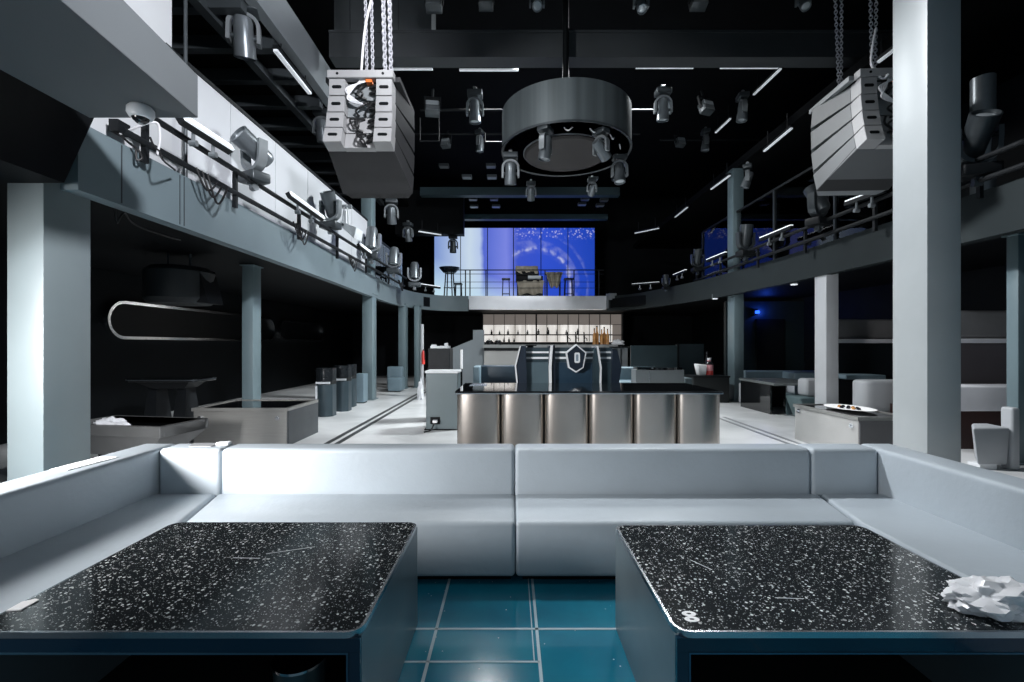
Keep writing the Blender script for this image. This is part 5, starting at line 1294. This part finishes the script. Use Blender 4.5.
# blue lamp above the dark doorway on the far right
lb = thing('ceiling_lamp', 'glowing blue lamp above the dark doorway at the far right', 'lamp', (X(760, 14.2), 14.3, Z(311, 14.2)))
build('housing', MB().box(X(757.5, 14.2), X(761, 14.2), 14.38, 14.58, Z(315, 14.2), Z(308, 14.2)), 'rig', lb)
build('bulb', MB().cyl((X(758, 14.2), 14.32, Z(312, 14.2)), (X(761, 14.2), 14.32, Z(311.5, 14.2)), .05), 'lamp_blue', lb)
# small ceiling lamps under the right balcony
for q, (lab, px_, py_, D) in enumerate((('tiny lamp under the right balcony left of the blue glow', 715, 303, 13.6), ('tiny lamp under the right balcony right of the blue glow', 794, 285, 10.4))):
    t = thing('ceiling_downlight', lab, 'ceiling lamp', (X(px_, D), D, 3.0), group='lamps under the right balcony')
    build('ring', MB().cyl((X(px_, D), D, 2.99), (X(px_, D), D, 3.12), .09, n=18), 'fix_l', t); build('diffuser', MB().cyl((X(px_, D), D, 2.97), (X(px_, D), D, 2.99), .07, n=18), 'led', t)
el = thing('wall_emergency_light', 'twin headed emergency light on the dark wall right of the massive column', 'emergency light', (X(971, 8.8), 8.8, Z(255, 8.8)))
D = 8.8
build('body', MB().box(X(962, D), X(982, D), D-.05, D+.05, Z(258, D), Z(251, D)), 'fix_l', el, bevel=.01)
for px_ in (966, 977): build('lamp_head', MB().cyl((X(px_, D), D-.1, Z(254.5, D)), (X(px_, D), D-.04, Z(254.5, D)), .075, n=16), 'white', el)
build('stem', MB().box(X(971, D), X(973, D), D-.03, D+.03, Z(251, D), 3.12), 'rig', el)

# faint dark duct under the left balcony
ud = thing('hanging_duct', 'dark round duct hanging in the shadow under the left balcony', 'duct', (X(175, 7.5), 7.5, 2.3))
build('body', MB().lathe([(.0, 0), (.44, 0), (.50, .08), (.50, .52), (.42, .6), (.3, .62), (0, .62)], 32, TR((X(176, 7.5), 7.6, 2.28))), mat('dark_duct', (.02, .025, .028), .5, .1, .1, 2), ud)
build('outlet', MB().hexa([(X(196, 7.5), 7.4, 2.3), (X(212, 7.5), 7.4, 2.28), (X(212, 7.5), 7.8, 2.28), (X(196, 7.5), 7.8, 2.3)], [(X(196, 7.5), 7.4, 2.85), (X(203, 7.5), 7.4, 2.85), (X(203, 7.5), 7.8, 2.85), (X(196, 7.5), 7.8, 2.85)]), 'black', ud)
build('hanging_rod', MB().cyl((X(168, 7.5), 7.5, 2.9), (X(168, 7.5), 7.5, 3.12), .02), 'fix', ud)
build('hanging_rod', MB().cyl((X(186, 7.5), 7.6, 2.9), (X(186, 7.5), 7.6, 3.12), .02), 'fix', ud)

# ================================================================ LIGHT
def area(name, loc, target, sx, sy, power, color=(1, 1, 1), spread=180):
    d = bpy.data.lights.new(name, 'AREA'); d.shape = 'RECTANGLE'; d.size = sx; d.size_y = sy; d.energy = power; d.color = color; d.spread = R(spread)
    o = bpy.data.objects.new(name, d); COL.objects.link(o); o.location = loc
    o.rotation_euler = (Vector(target)-Vector(loc)).to_track_quat('-Z', 'Y').to_euler(); return o
def spot(name, loc, target, power, angle, color=(1, 1, 1), r=.15, blend=.3):
    d = bpy.data.lights.new(name, 'SPOT'); d.energy = power; d.spot_size = R(angle); d.spot_blend = blend; d.color = color; d.shadow_soft_size = r
    o = bpy.data.objects.new(name, d); COL.objects.link(o); o.location = loc
    o.rotation_euler = (Vector(target)-Vector(loc)).to_track_quat('-Z', 'Y').to_euler(); return o
# daylight from the window low on the left, house lights above, added fill lamps among them
area('left_window', (-4.6, 1.0, 1.95), (-2.2, 4.6, .55), 1.0, .9, 160, (1, .985, .985), 90)
spot('drum_fill', (-3.6, .8, 6.4), (1.1, 8.5, 5.5), 1200, 34, (.95, .98, 1), .2, .6)  # added fill spot that brightens the drum, not a known lamp
spot('left_fill_spot', (-5.0, .3, 2.9), (4.8, 5.4, 3.6), 350, 30, (.97, .98, 1), .3, .6)  # invented source brightening the massive column and right speaker side
spot('upper_fill_spot', (1.4, .6, 5.9), (-4.1, 6.3, 4.4), 2800, 74, (.94, .95, 1), .25, .7)  # added spot lifting the left guard and speaker backs, cone kept left
area('booth_fill', (.6, 1.9, 6.6), (.6, 2.6, 0), 3, 1.6, 14, (.92, .97, 1), 110)  # extra overhead fill for the booth, no fixture hangs there
area('house_light', (3.8, 11.5, 8.8), (-3.0, 10.8, .5), 1.4, 1.4, 600, (.93, .98, 1), 110)
area('house_light_second', (-.6, 12.5, 8.8), (4.0, 9.5, 0), 1.4, 1.4, 260, (.95, .98, 1), 100)
spot('stage_light_left', (-2.6, 6.9, 8.6), (3.6, 3.6, 2.2), 5000, 58, (.95, .97, 1), .35, .6)
spot('balcony_front_fill', (0.3, 9.0, 8.5), (.3, 18.7, 3.2), 1600, 24, (.95, .97, 1), .2, .5)  # added to brighten the pale front of the back balcony
area('rear_fill', (0, -2.4, 2.4), (0, 6, 1.6), 5, 2.2, 14, (.75, .9, 1))  # made-up fill from behind the camera, no doorway built
d = bpy.data.lights.new('blue_lamp_glow', 'POINT'); d.energy = 9; d.color = (.03, .12, 1); d.shadow_soft_size = .05
o = bpy.data.objects.new('blue_lamp_glow', d); COL.objects.link(o); o.location = (X(769, 14.2), 14.36, Z(311, 14.2))
area('bar_light', (1.5, 19.5, 3.0), (1.5, 18, .8), 5, .3, 40, (1, .96, .9))
w = bpy.data.worlds.new('world'); scene.world = w; w.use_nodes = True
w.node_tree.nodes['Background'].inputs[0].default_value = (.5, .68, .85, 1)
w.node_tree.nodes['Background'].inputs[1].default_value = .15
